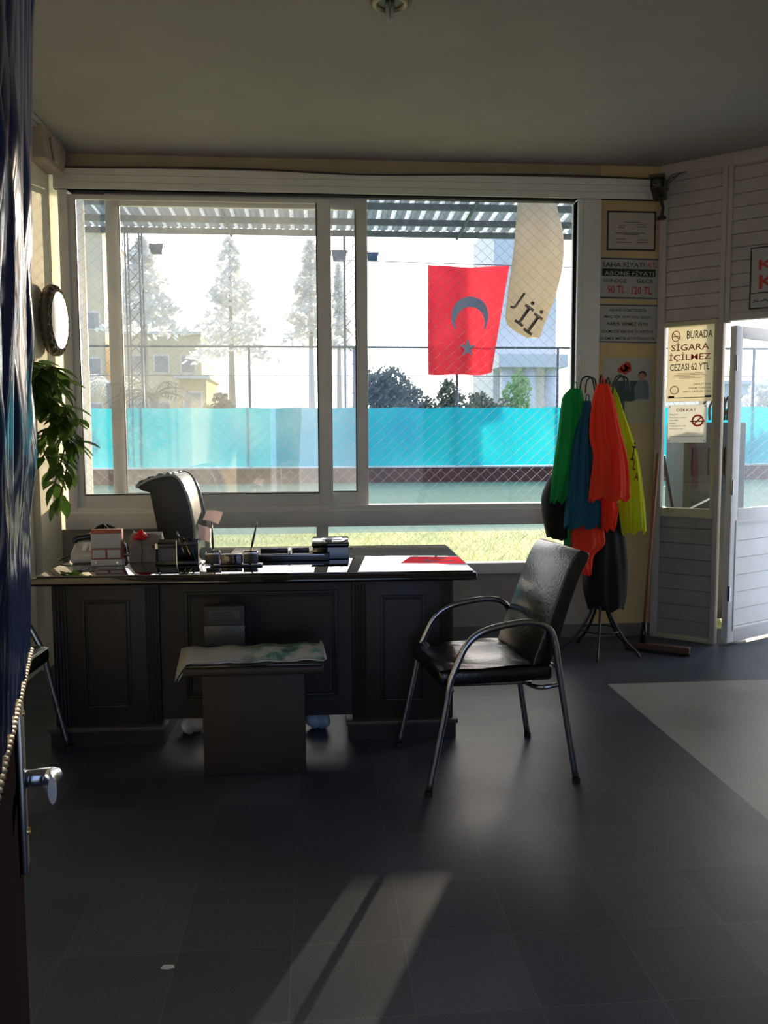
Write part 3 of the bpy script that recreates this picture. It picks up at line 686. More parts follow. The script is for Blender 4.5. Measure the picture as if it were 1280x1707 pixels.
# ================================================================== LEFT WALL: clock, plant
ck = tag(empty('oval_mirror', (-1.575, 5.27, 2.09), math.radians(-3)), 'small oval mirror in an ornate dark frame on the left pilaster', 'mirror')
mb = MB(); n = 64
def ring(u, v):
    a = 2*PI*u; b_ = 2*PI*v
    R1, R2 = .152, .187; rr = .026*(1+.22*math.sin(a*22)*math.cos(b_)**2)
    return (.018 + rr*math.cos(b_)*1.2, (R1+rr*math.sin(b_))*math.cos(a), (R2+rr*math.sin(b_))*math.sin(a))
mb.grid(ring, 132, 10, True); mb.obj('ornate_frame', mat('antique bronze', (.10, .085, .06), .35, .6, bump=.6, bscale=60), ck, smooth=True)
mb = MB(); mb.lathe([(.0001, .0), (.138, .0), (.138, .052), (.0001, .053)], (0, 0, 0), 48, 'x'); mo = mb.obj('mirror_glass', mat('silvered glass', (.9, .9, .88), .12, 1), ck); mo.scale = (1, 1, 1.2)
mb = MB().lathe([(.10, -.03), (.10, .01)], (0, 0, 0), 32, 'x').obj('back_board', 'darktbl', ck)
# plant
pl = tag(empty('climbing_plant', (-1.50, 4.55, 0)), 'leafy green climbing plant hanging on the left wall beside the window', 'plant')
mb = MB().lathe([(.05, 1.33), (.085, 1.34), (.105, 1.50), (.11, 1.50), (.11, 1.52), (.09, 1.52), (.085, 1.48)], (-.04, -.10, 0), 24); mb.obj('pot', 'soil', pl, smooth=True)
MB().box(-.16, -.05, -.16, -.04, 1.31, 1.33).obj('wall_bracket', 'blackmetal', pl)
stems = []
for k in range(9):
    a = rnd.uniform(-.6, 1.6)
    upw = k < 4
    e0 = Vector((-.04, -.10, 1.51)); p1 = e0 + Vector((.08*math.cos(a), .08*math.sin(a), .12))
    if upw: p2 = e0 + Vector((.10+.03*k, .02*k, .24)); p3 = Vector((.03+.035*k, .08, 1.74-.03*k+.06*(k == 0)))
    else: p2 = e0 + Vector((.12+.02*k, .04, -.02)); p3 = Vector((.02+.028*(k-4), .05, 1.30-.10*(k-4)+.03)); p3.z = 1.35-.075*(k-4)
    pts = cr_spline([e0, p1, p2, p3], 7); stems.append(pts)
for pts in stems:
    MB().tube(pts, .0045, 6).obj('stem', 'stem', pl, smooth=True)
for pts in stems:
    mb = MB()
    for i in range(8, len(pts), 2):
        c = pts[i]
        for q in range(4):
            az = rnd.uniform(0, 2*PI); tilt = rnd.uniform(-1.1, .1); L = rnd.uniform(.08, .13); w = L*.27
            d = Vector((math.cos(az)*math.cos(tilt), math.sin(az)*math.cos(tilt), math.sin(tilt))); sd = d.cross(Vector((0, 0, 1))).normalized(); nn = sd.cross(d)
            base = c + d*.02
            vs = []; prof_ = [(0, .05), (.2, .6), (.45, 1), (.75, .7), (1, .03)]
            for t, ww in prof_:
                m_ = base + d*L*t - Vector((0, 0, 1))*.03*t*t
                vs += [m_ - sd*w*ww + nn*.006*ww, m_ - nn*.004, m_ + sd*w*ww + nn*.006*ww]
            mb.add(vs, [(j*3+a_, j*3+a_+1, j*3+a_+4, j*3+a_+3) for j in range(4) for a_ in (0, 1)])
    mb.obj('leaves', 'leaf', pl, smooth=True, fixn=False)

# ================================================================== SIGNS on the right strip of the window wall
def board(name, a, b, m, label, cat, t=.008, border=None, rot=0, y=YW):
    x0, z1 = a; x1, z0 = b; cx, cz = (x0+x1)/2, (z0+z1)/2; w, h = x1-x0, z1-z0
    e = tag(empty(name, (cx, y, cz)), label, cat); e.rotation_euler.y = rot
    MB().box(-w/2, w/2, -t, 0, -h/2, h/2).obj('board', m, e)
    if border:
        ins, bw, bm_ = border; mb = MB(); frame_rect(mb, -w/2+ins, w/2-ins, -h/2+ins, h/2-ins, bw, bw, bw, bw, -t-.001, -t); mb.obj('border', bm_, e)
    return e, w, h
s1, w, h = board('framed_notice', (1.945, 2.876), (2.278, 2.62), 'signw', 'faded framed notice above the price sign, topmost on the ochre strip', 'notice', .012, (0.0, .01, 'darktbl'))
MB().box(-.15, .15, -.0125, -.012, -.11, .11).obj('sheet', mat('aged paper', (.55, .50, .44), .8), s1)
mb = MB()
for (x0, x1, z) in ((-.05, .06, .055), (-.09, -.04, .035), (.03, .10, .04), (-.09, -.05, .02), (.04, .10, .025), (-.11, .09, -.015), (-.06, .05, -.025), (-.10, -.04, -.055), (.05, .11, -.06), (-.10, .0, -.075), (.04, .11, -.075)):
    mb.box(x0, x1, -.0135, -.0125, z-.003, z+.003)
mb.obj('printed_lines', mat('grey print', (.2, .18, .17), .8), s1)
s2, w, h = board('price_sign', (1.888, 2.575), (2.318, 2.300), 'signw', 'price sign reading SAHA FİYATI and ABONE FİYATI on the ochre wall', 'sign', .008, (.006, .007, 'ink'), math.radians(.6))
text('lettering', 'SAHA FİYATI', .042, 'ink', s2, (-.04, -.0095, .093), width=.29)
plabel(text('lettering', '140 TL', .036, 'redink', s2, (.152, -.0095, .090), width=.072), 'red price lettering')
MB().box(-.185, .182, -.0092, -.008, .013, .062).obj('black_band', 'ink', s2)
text('lettering', 'ABONE FİYATI', .036, 'signw', s2, (0, -.0105, .037), width=.34)
text('lettering', 'GÜNDÜZ', .028, 'ink', s2, (-.095, -.0095, -.014), width=.16); text('lettering', 'GECE', .026, 'ink', s2, (.11, -.0095, -.016), width=.11)
plabel(text('lettering', '90 TL', .050, 'redink', s2, (-.085, -.0095, -.074), width=.12), 'red price lettering'); plabel(text('lettering', '120 TL', .050, 'redink', s2, (.09, -.0095, -.078), width=.14), 'red price lettering')
s3, w, h = board('rules_sign', (1.880, 2.270), (2.318, 2.008), 'signw', 'grey text sign beneath the price sign and above the poster', 'sign', .008, (.006, .006, 'ink'), math.radians(.6))
for i, (t, wd) in enumerate((('ABONE ÜCRETSİZDİR', .26), ('MAÇ BİR GÜN ÖNCEDEN', .32), ('HABER VERMEZ VEYA', .28), ('GELMEZSE ABONE ÜCRETİNİ', .36), ('ÖDEMEK MECBURİYETİNDEDİR', .385))):
    text('lettering', t, .024, 'ink', s3, (.0, -.0095, .092-i*.047), width=wd)
s4, w, h = board('wall_poster', (1.942, 1.915), (2.282, 1.475), mat('pale grey poster paper', (.50, .50, .47), .6), 'campaign poster with a suited man and a red emblem on the ochre wall', 'poster', .002)
MB().prism([(-.15, .05), (-.11, .062), (.0, .065), (.09, .062), (.09, -.05), (.02, -.08), (-.03, -.16), (-.10, -.16), (-.15, -.02)], -.0035, -.002, 'y').obj('printed_scene', mat('printed dark teal', (.05, .09, .10), .7), s4)
mb = MB()
for (x, z, r) in ((-.03, .15, .026), (-.005, .165, .024), (-.055, .135, .018), (-.02, .125, .02), (.005, .14, .018)): mb.lathe([(.0001, -.004), (r, -.004), (r, -.002), (.0001, -.002)], (x, 0, z), 14, 'y')
mb.obj('red_emblem', 'redink', s4)
mb = MB().prism([(.05, -.06), (.045, .02), (.065, .055), (.09, .07), (.12, .07), (.145, .045), (.15, -.06)], -.005, -.003, 'y').obj('printed_figure', mat('printed blue suit', (.20, .24, .30), .7), s4)
mb = MB(); mb.lathe([(.0001, -.0075), (.026, -.0075), (.026, -.006), (.0001, -.006)], (.10, 0, .105), 20, 'y'); mb.obj('printed_hair', 'ink', s4)
mb = MB(); mb.lathe([(.0001, -.009), (.021, -.009), (.023, -.0065), (.0001, -.0065)], (.097, 0, .096), 20, 'y'); mb.box(.088, .108, -.0065, -.005, .062, .08); mb.obj('printed_face', mat('printed skin', (.45, .25, .18), .7), s4)
MB().box(-.02, .16, -.0046, -.003, -.20, -.075).box(.0, .09, -.0060, -.0046, -.205, -.10).obj('pasted_sheet', mat('cream pasted sheet', (.52, .48, .34), .7), s4)

# signs on the angled siding
def sboard(name, x0, x1, z0, z1, yo, m, label, cat, t=.003):
    a = ANG; n_ = Vector((math.sin(a), -math.cos(a), 0)); d_ = Vector((math.cos(a), math.sin(a), 0))
    c = Vector(P0) + d_*(x0+x1)/2 + n_*yo; e = tag(empty(name, (c.x, c.y, (z0+z1)/2), a), label, cat)
    w, h = x1-x0, z1-z0; MB().box(-w/2, w/2, -t, 0, -h/2, h/2).obj('board', m, e); return e, w, h
pp = mat('backlit poster paper', (.80, .76, .64), .7, transl=.6)
s5, w, h = sboard('no_smoking_sign', .045, .352, 1.612, 2.107, .001, pp, 'no smoking poster reading BURADA SİGARA İÇİLMEZ on the narrow glass panel', 'sign')
text('lettering', 'BURADA', .052, 'ink', s5, (.055, -.004, .192), width=.165)
plabel(text('lettering', 'SİGARA', .056, 'redink', s5, (-.005, -.004, .118), width=.245), 'red lettering'); plabel(text('lettering', 'İÇİLMEZ', .062, 'redink', s5, (-.005, -.004, .048), width=.27), 'red lettering')
text('lettering', 'CEZASI 62 YTL', .046, 'ink', s5, (-.005, -.004, -.018), width=.255)
mb = MB(); mb.tube([(-.098+.026*math.cos(i*PI/10), -.004, .188+.034*math.sin(i*PI/10)) for i in range(20)], .0028, 5, True); mb.tube([(-.118, -.004, .208), (-.078, -.004, .168)], .0025, 5); mb.obj('no_smoking_ring', 'redink', s5)
MB().box(-.115, -.08, -.0045, -.003, .184, .189).obj('cigarette_mark', 'ink', s5)
mb = MB()
for i, wd in enumerate((.16, .20, .22, .15)): mb.box(-wd/2, wd/2, -.0038, -.003, -.062-i*.010, -.059-i*.010)
mb.obj('fine_print', mat('faint red print', (.5, .25, .2), .7), s5)
for i, (t, wd) in enumerate((('DEVLET SUÇ', .11), ('TARIM TÜRKİYE', .145), ('HALK SAĞLIĞI CAN', .175))): text('lettering', t, .014, 'ink', s5, (.135-wd/2, -.004, -.135-i*.022), width=wd)
mb = MB(); mb.tube([(-.10+.026*math.cos(i*PI/8), -.004, -.168+.026*math.sin(i*PI/8)) for i in range(16)], .003, 5, True); mb.obj('seal', mat('tan print', (.45, .32, .22), .7), s5)
MB().box(-.14, -.10, -.004, -.003, -.222, -.208).box(.10, .14, -.004, -.003, -.222, -.208).box(-.14, .14, -.004, -.003, -.222, -.218).obj('foot_bar', 'ink', s5)
s6, w, h = sboard('warning_notice', .060, .312, 1.340, 1.592, .001, mat('backlit white paper', (.8, .8, .76), .7, transl=.6), 'white DİKKAT notice with an orange no smoking circle, below the poster', 'notice')
plabel(text('lettering', 'DİKKAT', .024, mat('pink print', (.7, .25, .2), .7) if False else 'redink', s6, (-.005, -.004, .095), width=.13), 'red lettering')
for i, (t, wd) in enumerate((('Sigara', .055), ('İçmenin cezası', .11), ('vardır', .06), ('Lütfen', .04), ('Sağlığınız için', .11), ('İçmeyiniz', .09))): text('lettering', t, .011, 'ink', s6, (-.115+wd/2, -.004, .062-i*.019), width=wd)
mb = MB(); mb.tube([(.07+.034*math.cos(i*PI/12), -.005, .02+.034*math.sin(i*PI/12)) for i in range(24)], .006, 6, True); mb.tube([(.045, -.005, -.005), (.095, -.005, .045)], .005, 6); mb.obj('no_smoking_ring', mat('orange print', (.85, .22, .08), .7, transl=.3), s6)
MB().box(.02, .115, -.0045, -.003, .012, .020).obj('cigarette_mark', 'ink', s6)
mb = MB()
for sx in (-.115, .115):
    for sz in (-.115, .115): mb.lathe([(.0001, -.005), (.004, -.005), (.004, -.003), (.0001, -.003)], (sx, 0, sz), 8, 'y')
mb.box(-.11, .11, -.0038, -.003, -.085, -.082); mb.obj('pin', 'ink', s6)
s7, w, h = sboard('door_sign', .557, 1.10, 2.178, 2.560, .022, 'signw', 'white sign with dark red capitals above the open white door', 'sign', .006)
mb = MB(); frame_rect(mb, -w/2, w/2, -h/2, h/2, .008, .008, .008, .008, -.0075, -.006); mb.box(-w/2, w/2, -.0075, -.006, -.095, -.088); mb.obj('border', 'ink', s7)
plabel(text('lettering', 'KREDİ', .085, mat('x', (0, 0, 0)) if False else 'redink', s7, (-.011, -.008, .09), width=.42), 'dark red lettering')
plabel(text('lettering', 'KARTI', .085, 'redink', s7, (-.006, -.008, -.025), width=.42), 'dark red lettering')
text('lettering', 'SAHA İÇİN', .026, 'ink', s7, (-.02, -.008, -.14), width=.46)

# ================================================================== CCTV camera, lamp, cable
cc = tag(empty('security_camera', (2.235, 5.44, 2.95), math.radians(-30)), 'dark security camera on a bracket in the upper right corner', 'camera')
MB().obox((0, -.02, .02), .085, .19, .075, (math.radians(-12), 0, 0)).obj('housing', 'blackplastic', cc, bevel=.012)
MB().obox((0, -.02, .063), .098, .22, .012, (math.radians(-12), 0, 0)).obj('sun_shield', mat('grey brown metal', (.09, .075, .06), .5), cc, bevel=.004)
mb = MB(); mb.lathe([(.025, 0), (.028, -.012), (.018, -.014), (.0001, -.010)], (0, -.112, .04), 20, 'y'); mb.obj('lens', 'desktop', cc, smooth=True)
mb = MB(); mb.tube([(0, .0, -.01), (.02, .04, -.08), (.01, .06, -.13)], .011, 8); mb.lathe([(.03, 0), (.03, .015)], (.01, .06, -.15), 14); mb.obj('bracket', 'blackmetal', cc)
mb = MB()
for k in range(3): mb.tube(cr_spline([(.03, .03, .04+.01*k), (.06, .05+.01*k, .08+.02*k), (.09, .05, .10+.012*k), (.12+.02*k, .06, .13)], 6), .003, 5)
mb.obj('wires', 'cable', cc)
lp = tag(empty('ceiling_lamp', (.325, 3.62, ZC)), 'recessed round ceiling lamp with a bare bulb', 'ceiling lamp')
mb = MB().lathe([(.058, .002), (.078, -.002), (.080, -.010), (.060, -.016), (.054, -.004)], (0, 0, 0), 32, cap=False); mb.obj('rim', mat('aged brass rim', (.30, .25, .18), .4, .5), lp, smooth=True)
MB().lathe([(.0001, .0), (.056, .0), (.056, -.004), (.0001, -.004)], (0, 0, 0), 32).obj('recess', 'blackmetal', lp)
mb = MB(); mb.tube([(-.012, 0, -.004), (-.008, 0, -.06), (-.004, 0, -.075)], .009, 10); mb.tube([(.010, 0, -.004), (.008, 0, -.06), (.004, 0, -.075)], .009, 10); mb.obj('bulb', mat('milky tube glass', (.5, .52, .52), .2), lp, smooth=True)
pts = [(x, YW-.052, 3.078 - .006*math.sin(x*3.1) + .010*math.exp(-((x-.2)/.5)**2)*-1) for x in [(-1.6+i*.05) for i in range(79)]]
tag(MB().tube(pts, .0055, 6).obj('wall_cable', 'cable', smooth=True), 'dark cable sagging along the top of the window header', 'cable')
tag(MB().tube([(-1.50, 5.30, 3.155), (-1.515, 5.28, 3.05), (-1.528, 5.27, 2.975)], .004, 6).obj('loose_wire', 'paper', smooth=True), 'short pale wire sticking out below the left corbel', 'wire')

# ================================================================== COAT STAND
CSX, CSY = 1.80, 5.16
cs = tag(empty('coat_stand', (CSX, CSY, 0)), 'black metal coat stand with curved legs and looped hooks in the corner', 'coat stand')
MB().lathe([(.014, .30), (.014, 1.70), (.02, 1.71), (.02, 1.73), (.0001, 1.74)], (0, 0, 0), 12).obj('pole', 'blackmetal', cs, smooth=True)
for k in range(5):
    a = 2*PI*k/5 + .55; c, s_a = math.cos(a), math.sin(a)
    pts = cr_spline([(.016*c, .016*s_a, .50), (.02*c, .02*s_a, .40), (.07*c, .07*s_a, .25), (.16*c, .16*s_a, .11), (.24*c, .24*s_a, .04), (.26*c, .26*s_a, .008)], 5)
    MB().tube(pts, .009, 8).obj('leg', 'blackmetal', cs, smooth=True)
MB().tube([(.125*math.cos(i*PI/16), .125*math.sin(i*PI/16), .155) for i in range(32)], .006, 6, True).obj('ring', 'blackmetal', cs, smooth=True)
for k in range(6):
    a = 2*PI*k/6 + PI; c, s_a = math.cos(a), math.sin(a)
    pts = cr_spline([(.014*c, .014*s_a, 1.56), (.05*c, .05*s_a, 1.60), (.070*c, .070*s_a, 1.70), (.085*c, .085*s_a, 1.745), (.12*c, .12*s_a, 1.755), (.150*c, .150*s_a, 1.73), (.158*c, .158*s_a, 1.66)], 5)
    MB().tube(pts, .0055, 6).obj('hook', 'blackmetal', cs, smooth=True)

def px2w(px, py, y): p = pix(px, py, 'y', y); return p.x, p.z
def garment(name, rows, y, m, label, cat='vest', group=None, depth=.05, folds=7, amp=.010, seed=0, parts=None, hem=True):
    """rows: (photo y, left px, right px) -> real widths at distance y; a soft folded closed sleeve of cloth, open below"""
    r = random.Random(seed); ph = [r.uniform(0, 6) for _ in range(3)]
    R = []
    for py, xl, xr in rows:
        a = pix(xl, py, 'y', y); b = pix(xr, py, 'y', y); R.append(((a.x+b.x)/2, (b.x-a.x)/2, (a.z+b.z)/2))
    cx0, cz0 = R[0][0], R[0][2]
    Rs = cr_spline([Vector(q) for q in R], 5); n = len(Rs)-1
    org = Vector((Rs[0].x, y, Rs[0].z))
    def fn(u, v):
        q = Rs[min(n, int(round(v*n)))]; a = 2*PI*u
        k = min(1, .25+v*1.6); f = amp*k*(math.sin(folds*a+ph[0]+v*2.2) + .5*math.sin((folds*2+1)*a+ph[1]-v*3) + .45*math.sin(3*a+ph[2]+v*9)*math.sin(v*7+ph[1]))
        x = q.x + (q.y+f*.3)*math.cos(a); yy = y + (depth*(.35+.65*k)+f)*math.sin(a)*(1 if q.y > .02 else .6)
        z = q.z + (f*1.3 if v > .9 else 0)
        return (x-org.x, yy-org.y, z-org.z)
    mb = MB().grid(fn, 72, n, True); mb.add([fn(i/72, 0) for i in range(72)], [tuple(range(72))])
    root = tag(empty(name, org), label, cat, group)
    body = mb.obj('cloth_body', m, root, smooth=True, fixn=True)
    if hem:
        mb = MB().tube([Vector(fn(i/72, 1)) for i in range(72)], .0032, 5, True); mb.obj('hem', m, root, smooth=True)
    # hanging loop onto the hook
    mb = MB().tube(cr_spline([(-.012, 0, -.01), (-.008, 0, .03), (.006, 0, .035), (.012, 0, -.01)], 5), .003, 5); mb.obj('hanging_loop', m, root, smooth=True)
    return root, org
G = 'training vests on the coat stand'
garment('training_vest', [(648, 950, 968), (662, 938, 972), (690, 934, 974), (740, 928, 972), (790, 920, 966), (835, 917, 948)], 5.10, 'vgreen', 'green mesh training vest hanging leftmost on the coat stand', 'vest', G, seed=1)
garment('training_vest', [(668, 974, 984), (690, 968, 986), (730, 956, 992), (790, 948, 1000), (850, 942, 1004), (878, 940, 1004)], 5.06, 'vteal', 'dark blue training vest hanging between the green and orange ones', 'vest', G, seed=2)
garment('training_vest', [(640, 996, 1014), (665, 988, 1022), (720, 982, 1034), (760, 988, 1044), (800, 984, 1048), (832, 981, 1048)], 4.98, 'vorange', 'upper orange training vest hanging in front of the coat stand pole', 'vest', G, seed=3)
garment('training_vest', [(645, 1018, 1024), (690, 1020, 1040), (760, 1028, 1062), (830, 1030, 1072), (886, 1032, 1076)], 5.16, 'vyellow', 'fluorescent yellow training vest hanging rightmost on the coat stand', 'vest', G, seed=4)
garment('training_vest', [(815, 1000, 1022), (850, 1000, 1028), (880, 1000, 1024)], 5.05, 'vorange', 'orange training vest end showing just below the upper orange vest', 'vest', G, seed=5)
garment('training_vest', [(862, 952, 1004), (890, 948, 1008), (908, 950, 1008), (925, 950, 990), (945, 962, 986), (955, 968, 984)], 5.10, 'vorange', 'lowest orange training vest with a drooping corner below the blue vest', 'vest', G, seed=6, amp=.008)
garment('training_vest', [(850, 942, 962), (880, 941, 960), (912, 942, 952)], 5.14, 'vgreen', 'small end of a green training vest peeking out below the blue one', 'vest', G, seed=7)
garment('backpack', [(790, 918, 944), (825, 903, 948), (860, 904, 948), (896, 912, 948)], 5.20, 'vblack', 'dark backpack hanging low at the left of the coat stand', 'bag', None, depth=.09, folds=3, amp=.006, seed=8, hem=False)
garment('black_coat', [(835, 1018, 1026), (870, 990, 1036), (930, 974, 1044), (980, 972, 1044), (1012, 980, 1038)], 5.20, 'vblack', 'long black coat hanging lowest on the coat stand', 'coat', None, depth=.10, folds=4, amp=.008, seed=9)
# lettering on the yellow vest
vy = [o for o in COL.objects if o.get('label', '').startswith('fluorescent yellow')][0]
for (px, py, t, sz, dy) in ((1040, 770, 'R', .085, -.066), (1056, 752, 'İ', .085, -.066), (1058, 776, 'L', .06, -.066), (1061, 794, 'A', .05, -.066)):
    p = pix(px, py, 'y', 5.16+dy); text('lettering', t, sz, 'ink', vy, (p.x-vy.location.x, dy, p.z-vy.location.z), rot=(PI/2, math.radians(8), 0), sx=.55)

# ================================================================== BROOM
bm_ = tag(empty('floor_squeegee', (2.17, 5.14, 0), math.radians(-34)), 'floor squeegee with a long reddish handle leaning in the corner', 'squeegee')
MB().box(-.20, .20, -.02, .02, .012, .055).obj('head', 'broomwood', bm_, bevel=.006)
MB().box(-.20, .20, -.006, .006, .0, .02).obj('rubber_blade', 'rubber', bm_)
rot = Matrix.Rotation(math.radians(34), 3, 'Z')
a = Vector((-.09, 0, .05)); bq = rot @ (Vector((2.262, 5.42, 1.27)) - Vector((2.17, 5.14, 0)))
bq = Matrix.Rotation(0, 3, 'Z') @ bq
MB().tube([a, a+(bq-a)*.5+Vector((0, 0, 0)), bq], .011, 10).obj('handle', 'wood', bm_, smooth=True)
MB().tube([a, a+(bq-a)*.11], .019, 10).obj('socket', 'blackplastic', bm_, smooth=True)
tag(MB().prism([(-.018, -.004), (.0, -.009), (.018, -.003), (.014, .006), (-.01, .008)], .0005, .004, 'z').obj('paper_scrap', 'paper', loc=(-.402, 2.126, 0)), 'tiny white paper scrap lying on the dark floor', 'scrap')

# ================================================================== OUTSIDE
struct(MB().box(-60, 90, 12.2, 140, -.2, 0).obj('ground_turf', 'turf'))
struct(MB().box(-14, 22, 5.8, 12.2, -.2, 0).obj('ground_lawn', 'grass'))
struct(MB().box(-30, 30, -30, -.6, -.2, -.02).obj('ground_yard', 'earth'))
tg = MB()
for _ in range(9000):
    x = rnd.uniform(-5, 8); y = rnd.uniform(7.2, 12.1); hh = rnd.uniform(.02, .07); a = rnd.uniform(0, PI); w = .006
    tg.add([(x-w*math.cos(a), y-w*math.sin(a), 0), (x+w*math.cos(a), y+w*math.sin(a), 0), (x+rnd.uniform(-.02, .02), y+rnd.uniform(-.02, .02), hh)], [(0, 1, 2)])
o = tag(tg.obj('lawn_grass', 'grass', fixn=False), 'yellow green grass growing outside between window and pitch', 'grass'); o['kind'] = 'stuff'
# chain link fence close to the window
def chain(name, x0, x1, z0, z1, y, label, posts, loc=(0, 0, 0), rz=0, w=.086, hgt=.078, r=.0014):
    e = tag(empty(name, loc, rz), label, 'fence'); mb = MB()
    nx = int((x1-x0)/w)
    rows = int((z1-z0)/(hgt/2))
    for i in range(nx+1):      # zigzag wires, each linked with its neighbour
        cx = x0 + i*w; pts = []
        for j in range(rows+1): pts.append((cx + (w/2 if j % 2 else 0)*(1), y + (.004 if j % 2 else -.004), z0+j*hgt/2))
        mb.tube(pts, r, 4)
        pts = [(cx + w - (w/2 if j % 2 else 0), y + (-.004 if j % 2 else .004), z0+j*hgt/2) for j in range(rows+1)]
        mb.tube(pts, r, 4)
    mb.obj('mesh', 'wire', e)
    for px in posts: MB().lathe([(.028, 0), (.028, z1), (.0001, z1+.01)], (px, y+.035, 0), 14).obj('post', 'white', e, smooth=True)
    MB().tube([(x0, y, z1), (x1, y, z1)], .012, 8).obj('top_rail', 'wire', e)
    return e
chain('chain_link_fence', -2.6, 3.3, .05, 3.5, 6.22, 'wire chain link fence standing just outside the window', (-1.645, 2.95))
chain('chain_link_fence', 0, 2.6, .05, 3.5, 0, 'wire chain link fence outside the open white door', (), (3.3, 6.22, 0), math.radians(-8))
# canopy
cn = tag(empty('canopy', (0, 0, 0)), 'corrugated canopy roof over the strip outside the window', 'canopy')
def corr(u, v): return (-4 + 10*u, 5.9 + 3.65*v, 3.90 - .23*v + .014*math.sin(u*10/.076*2*PI))
MB().grid(corr, 1050, 3).obj('corrugated_sheet', 'roofsheet', cn, smooth=True, fixn=False)
for yy in (6.3, 7.1, 7.9, 8.6, 9.1, 9.5):
    z = 3.90-.23*(yy-5.9)/3.65-.045; MB().box(-4, 6, yy-.02, yy+.02, z-.03, z+.03).obj('purlin', 'mast', cn)
for xx in (-3.0, -.9, 1.6, 3.6):
    mb = MB(); mb.tube([(xx, 5.95, 3.80), (xx, 9.55, 3.60)], .018, 6); mb.obj('rafter', 'mast', cn)
for xx in (-3.9, 5.9): MB().lathe([(.04, 0), (.04, 3.6)], (xx, 9.4, 0), 12).obj('post', 'mast', cn)
# banner
bn = tag(empty('hanging_banner', (1.82, 7.0, 0)), 'cream cloth banner hanging twisted from the canopy beside the flag', 'banner')
bp2 = [(3.62, -.135, .14), (3.35, -.14, .165), (3.05, -.17, .235), (2.80, -.19, .235), (2.56, -.215, .185), (2.35, -.225, .11), (2.26, -.14, .08), (2.21, -.04, .05)]
def ban(u, v):
    S = cr_spline([Vector(q) for q in bp2], 6); q = S[min(len(S)-1, int(round(v*(len(S)-1))))]; a = 2*PI*u
    w = (q.z-q.y)/2; f = .010*math.sin(5*a+v*6)
    return ((q.y+q.z)/2 + (w+f)*math.cos(a), (.05+f)*math.sin(a)*(1-.5*v), q.x)
MB().grid(ban, 48, 42, True).obj('cloth', 'banner', bn, smooth=True)
for (x, z, t, s_) in ((-.155, 2.50, 'J', .13), (-.085, 2.40, 'İ', .17), (-.01, 2.33, 'İ', .17)): text('lettering', t, s_, 'ink', bn, (x, -.085, z), rot=(PI/2, math.radians(35), 0), sx=1)
MB().tube([(-.1, 0, 3.60), (0, 0, 3.78)], .004, 5).obj('cord', 'cable', bn)
# wooden fence post / sticks & cooler outside the narrow panel
co = tag(empty('drinks_cooler', (2.86, 6.00, 0)), 'dark grey cabinet standing outside behind the narrow glass panel', 'cabinet')
MB().box(-.23, .23, -.16, .16, .05, 1.48).obj('body', 'cooler', co, bevel=.012)
MB().box(-.22, .22, -.175, -.16, .10, 1.05).obj('door', 'cooler', co, bevel=.008)
for sx in (-.13, -.01, .11): MB().box(sx-.04, sx+.04, -.172, -.16, 1.10, 1.30).obj('vent', 'blackmetal', co)
for sx in (-.19, .19): 
    for sy in (-.12, .12): MB().lathe([(.02, 0), (.02, .05)], (sx, sy, 0), 10).obj('foot', 'rubber', co)
mb = MB()
for k in range(5): mb.tube(cr_spline([(-.05+.03*k, -.1, 1.5), (-.08+.05*k, -.12, 1.60), (-.02+.04*k, -.14, 1.66), (.05+.02*k, -.1, 1.5)], 5), .009, 6)
mb.obj('hose', 'cable', co, smooth=True)
tag(MB().tube([(2.415, 5.70, 1.25), (2.56, 5.72, .60), (2.60, 5.74, .01)], .014, 8).obj('black_pole', 'blackmetal', smooth=True), 'short black pole leaning outside the narrow glass panel', 'pole')
tag(MB().tube([(2.55, 5.77, .82), (2.83, 5.79, .95)], .007, 8).obj('white_rod', 'white', smooth=True), 'thin white rod slanting outside low in the glass panel', 'rod')

# far side of the pitch: fence, windbreak, low wall
FY = 26.0
ff = tag(empty('pitch_fence', (0, FY, 0)), 'tall pipe fence with posts along the far side of the pitch', 'fence')
for i in range(-7, 13):
    x = -1.985 + i*3.18
    MB().lathe([(.045, .45), (.045, 4.15)], (x, 0, 0), 8).obj('post', 'mast', ff, smooth=True)
MB().tube([(-26, 0, 4.15), (38, 0, 4.15)], .035, 6).obj('top_rail', 'mast', ff)
MB().tube([(-26, 0, 3.28), (38, 0, 3.28)], .014, 6).obj('tension_wire', 'mast', ff)
def sheet(u, v): return (-26+64*u, -.06+.06*math.sin(u*64/3.18*2*PI)+.02*math.sin(u*400+v*5), .52+1.80*v-.03*math.sin(u*64/3.18*2*PI)**2*v)
sh = tag(MB().grid(sheet, 500, 4).obj('windbreak_sheet', 'sheet', smooth=True, fixn=False, loc=(0, FY-.1, 0)), 'bright blue windbreak netting stretched along the far pitch fence', 'netting')
struct(MB().box(-26, 38, FY-.1, FY+.1, 0, .46).obj('wall_pitch', 'brick'))
struct(MB().box(-26, 38, FY-.14, FY+.14, .46, .51).obj('trim_pitch_coping', 'pale'))
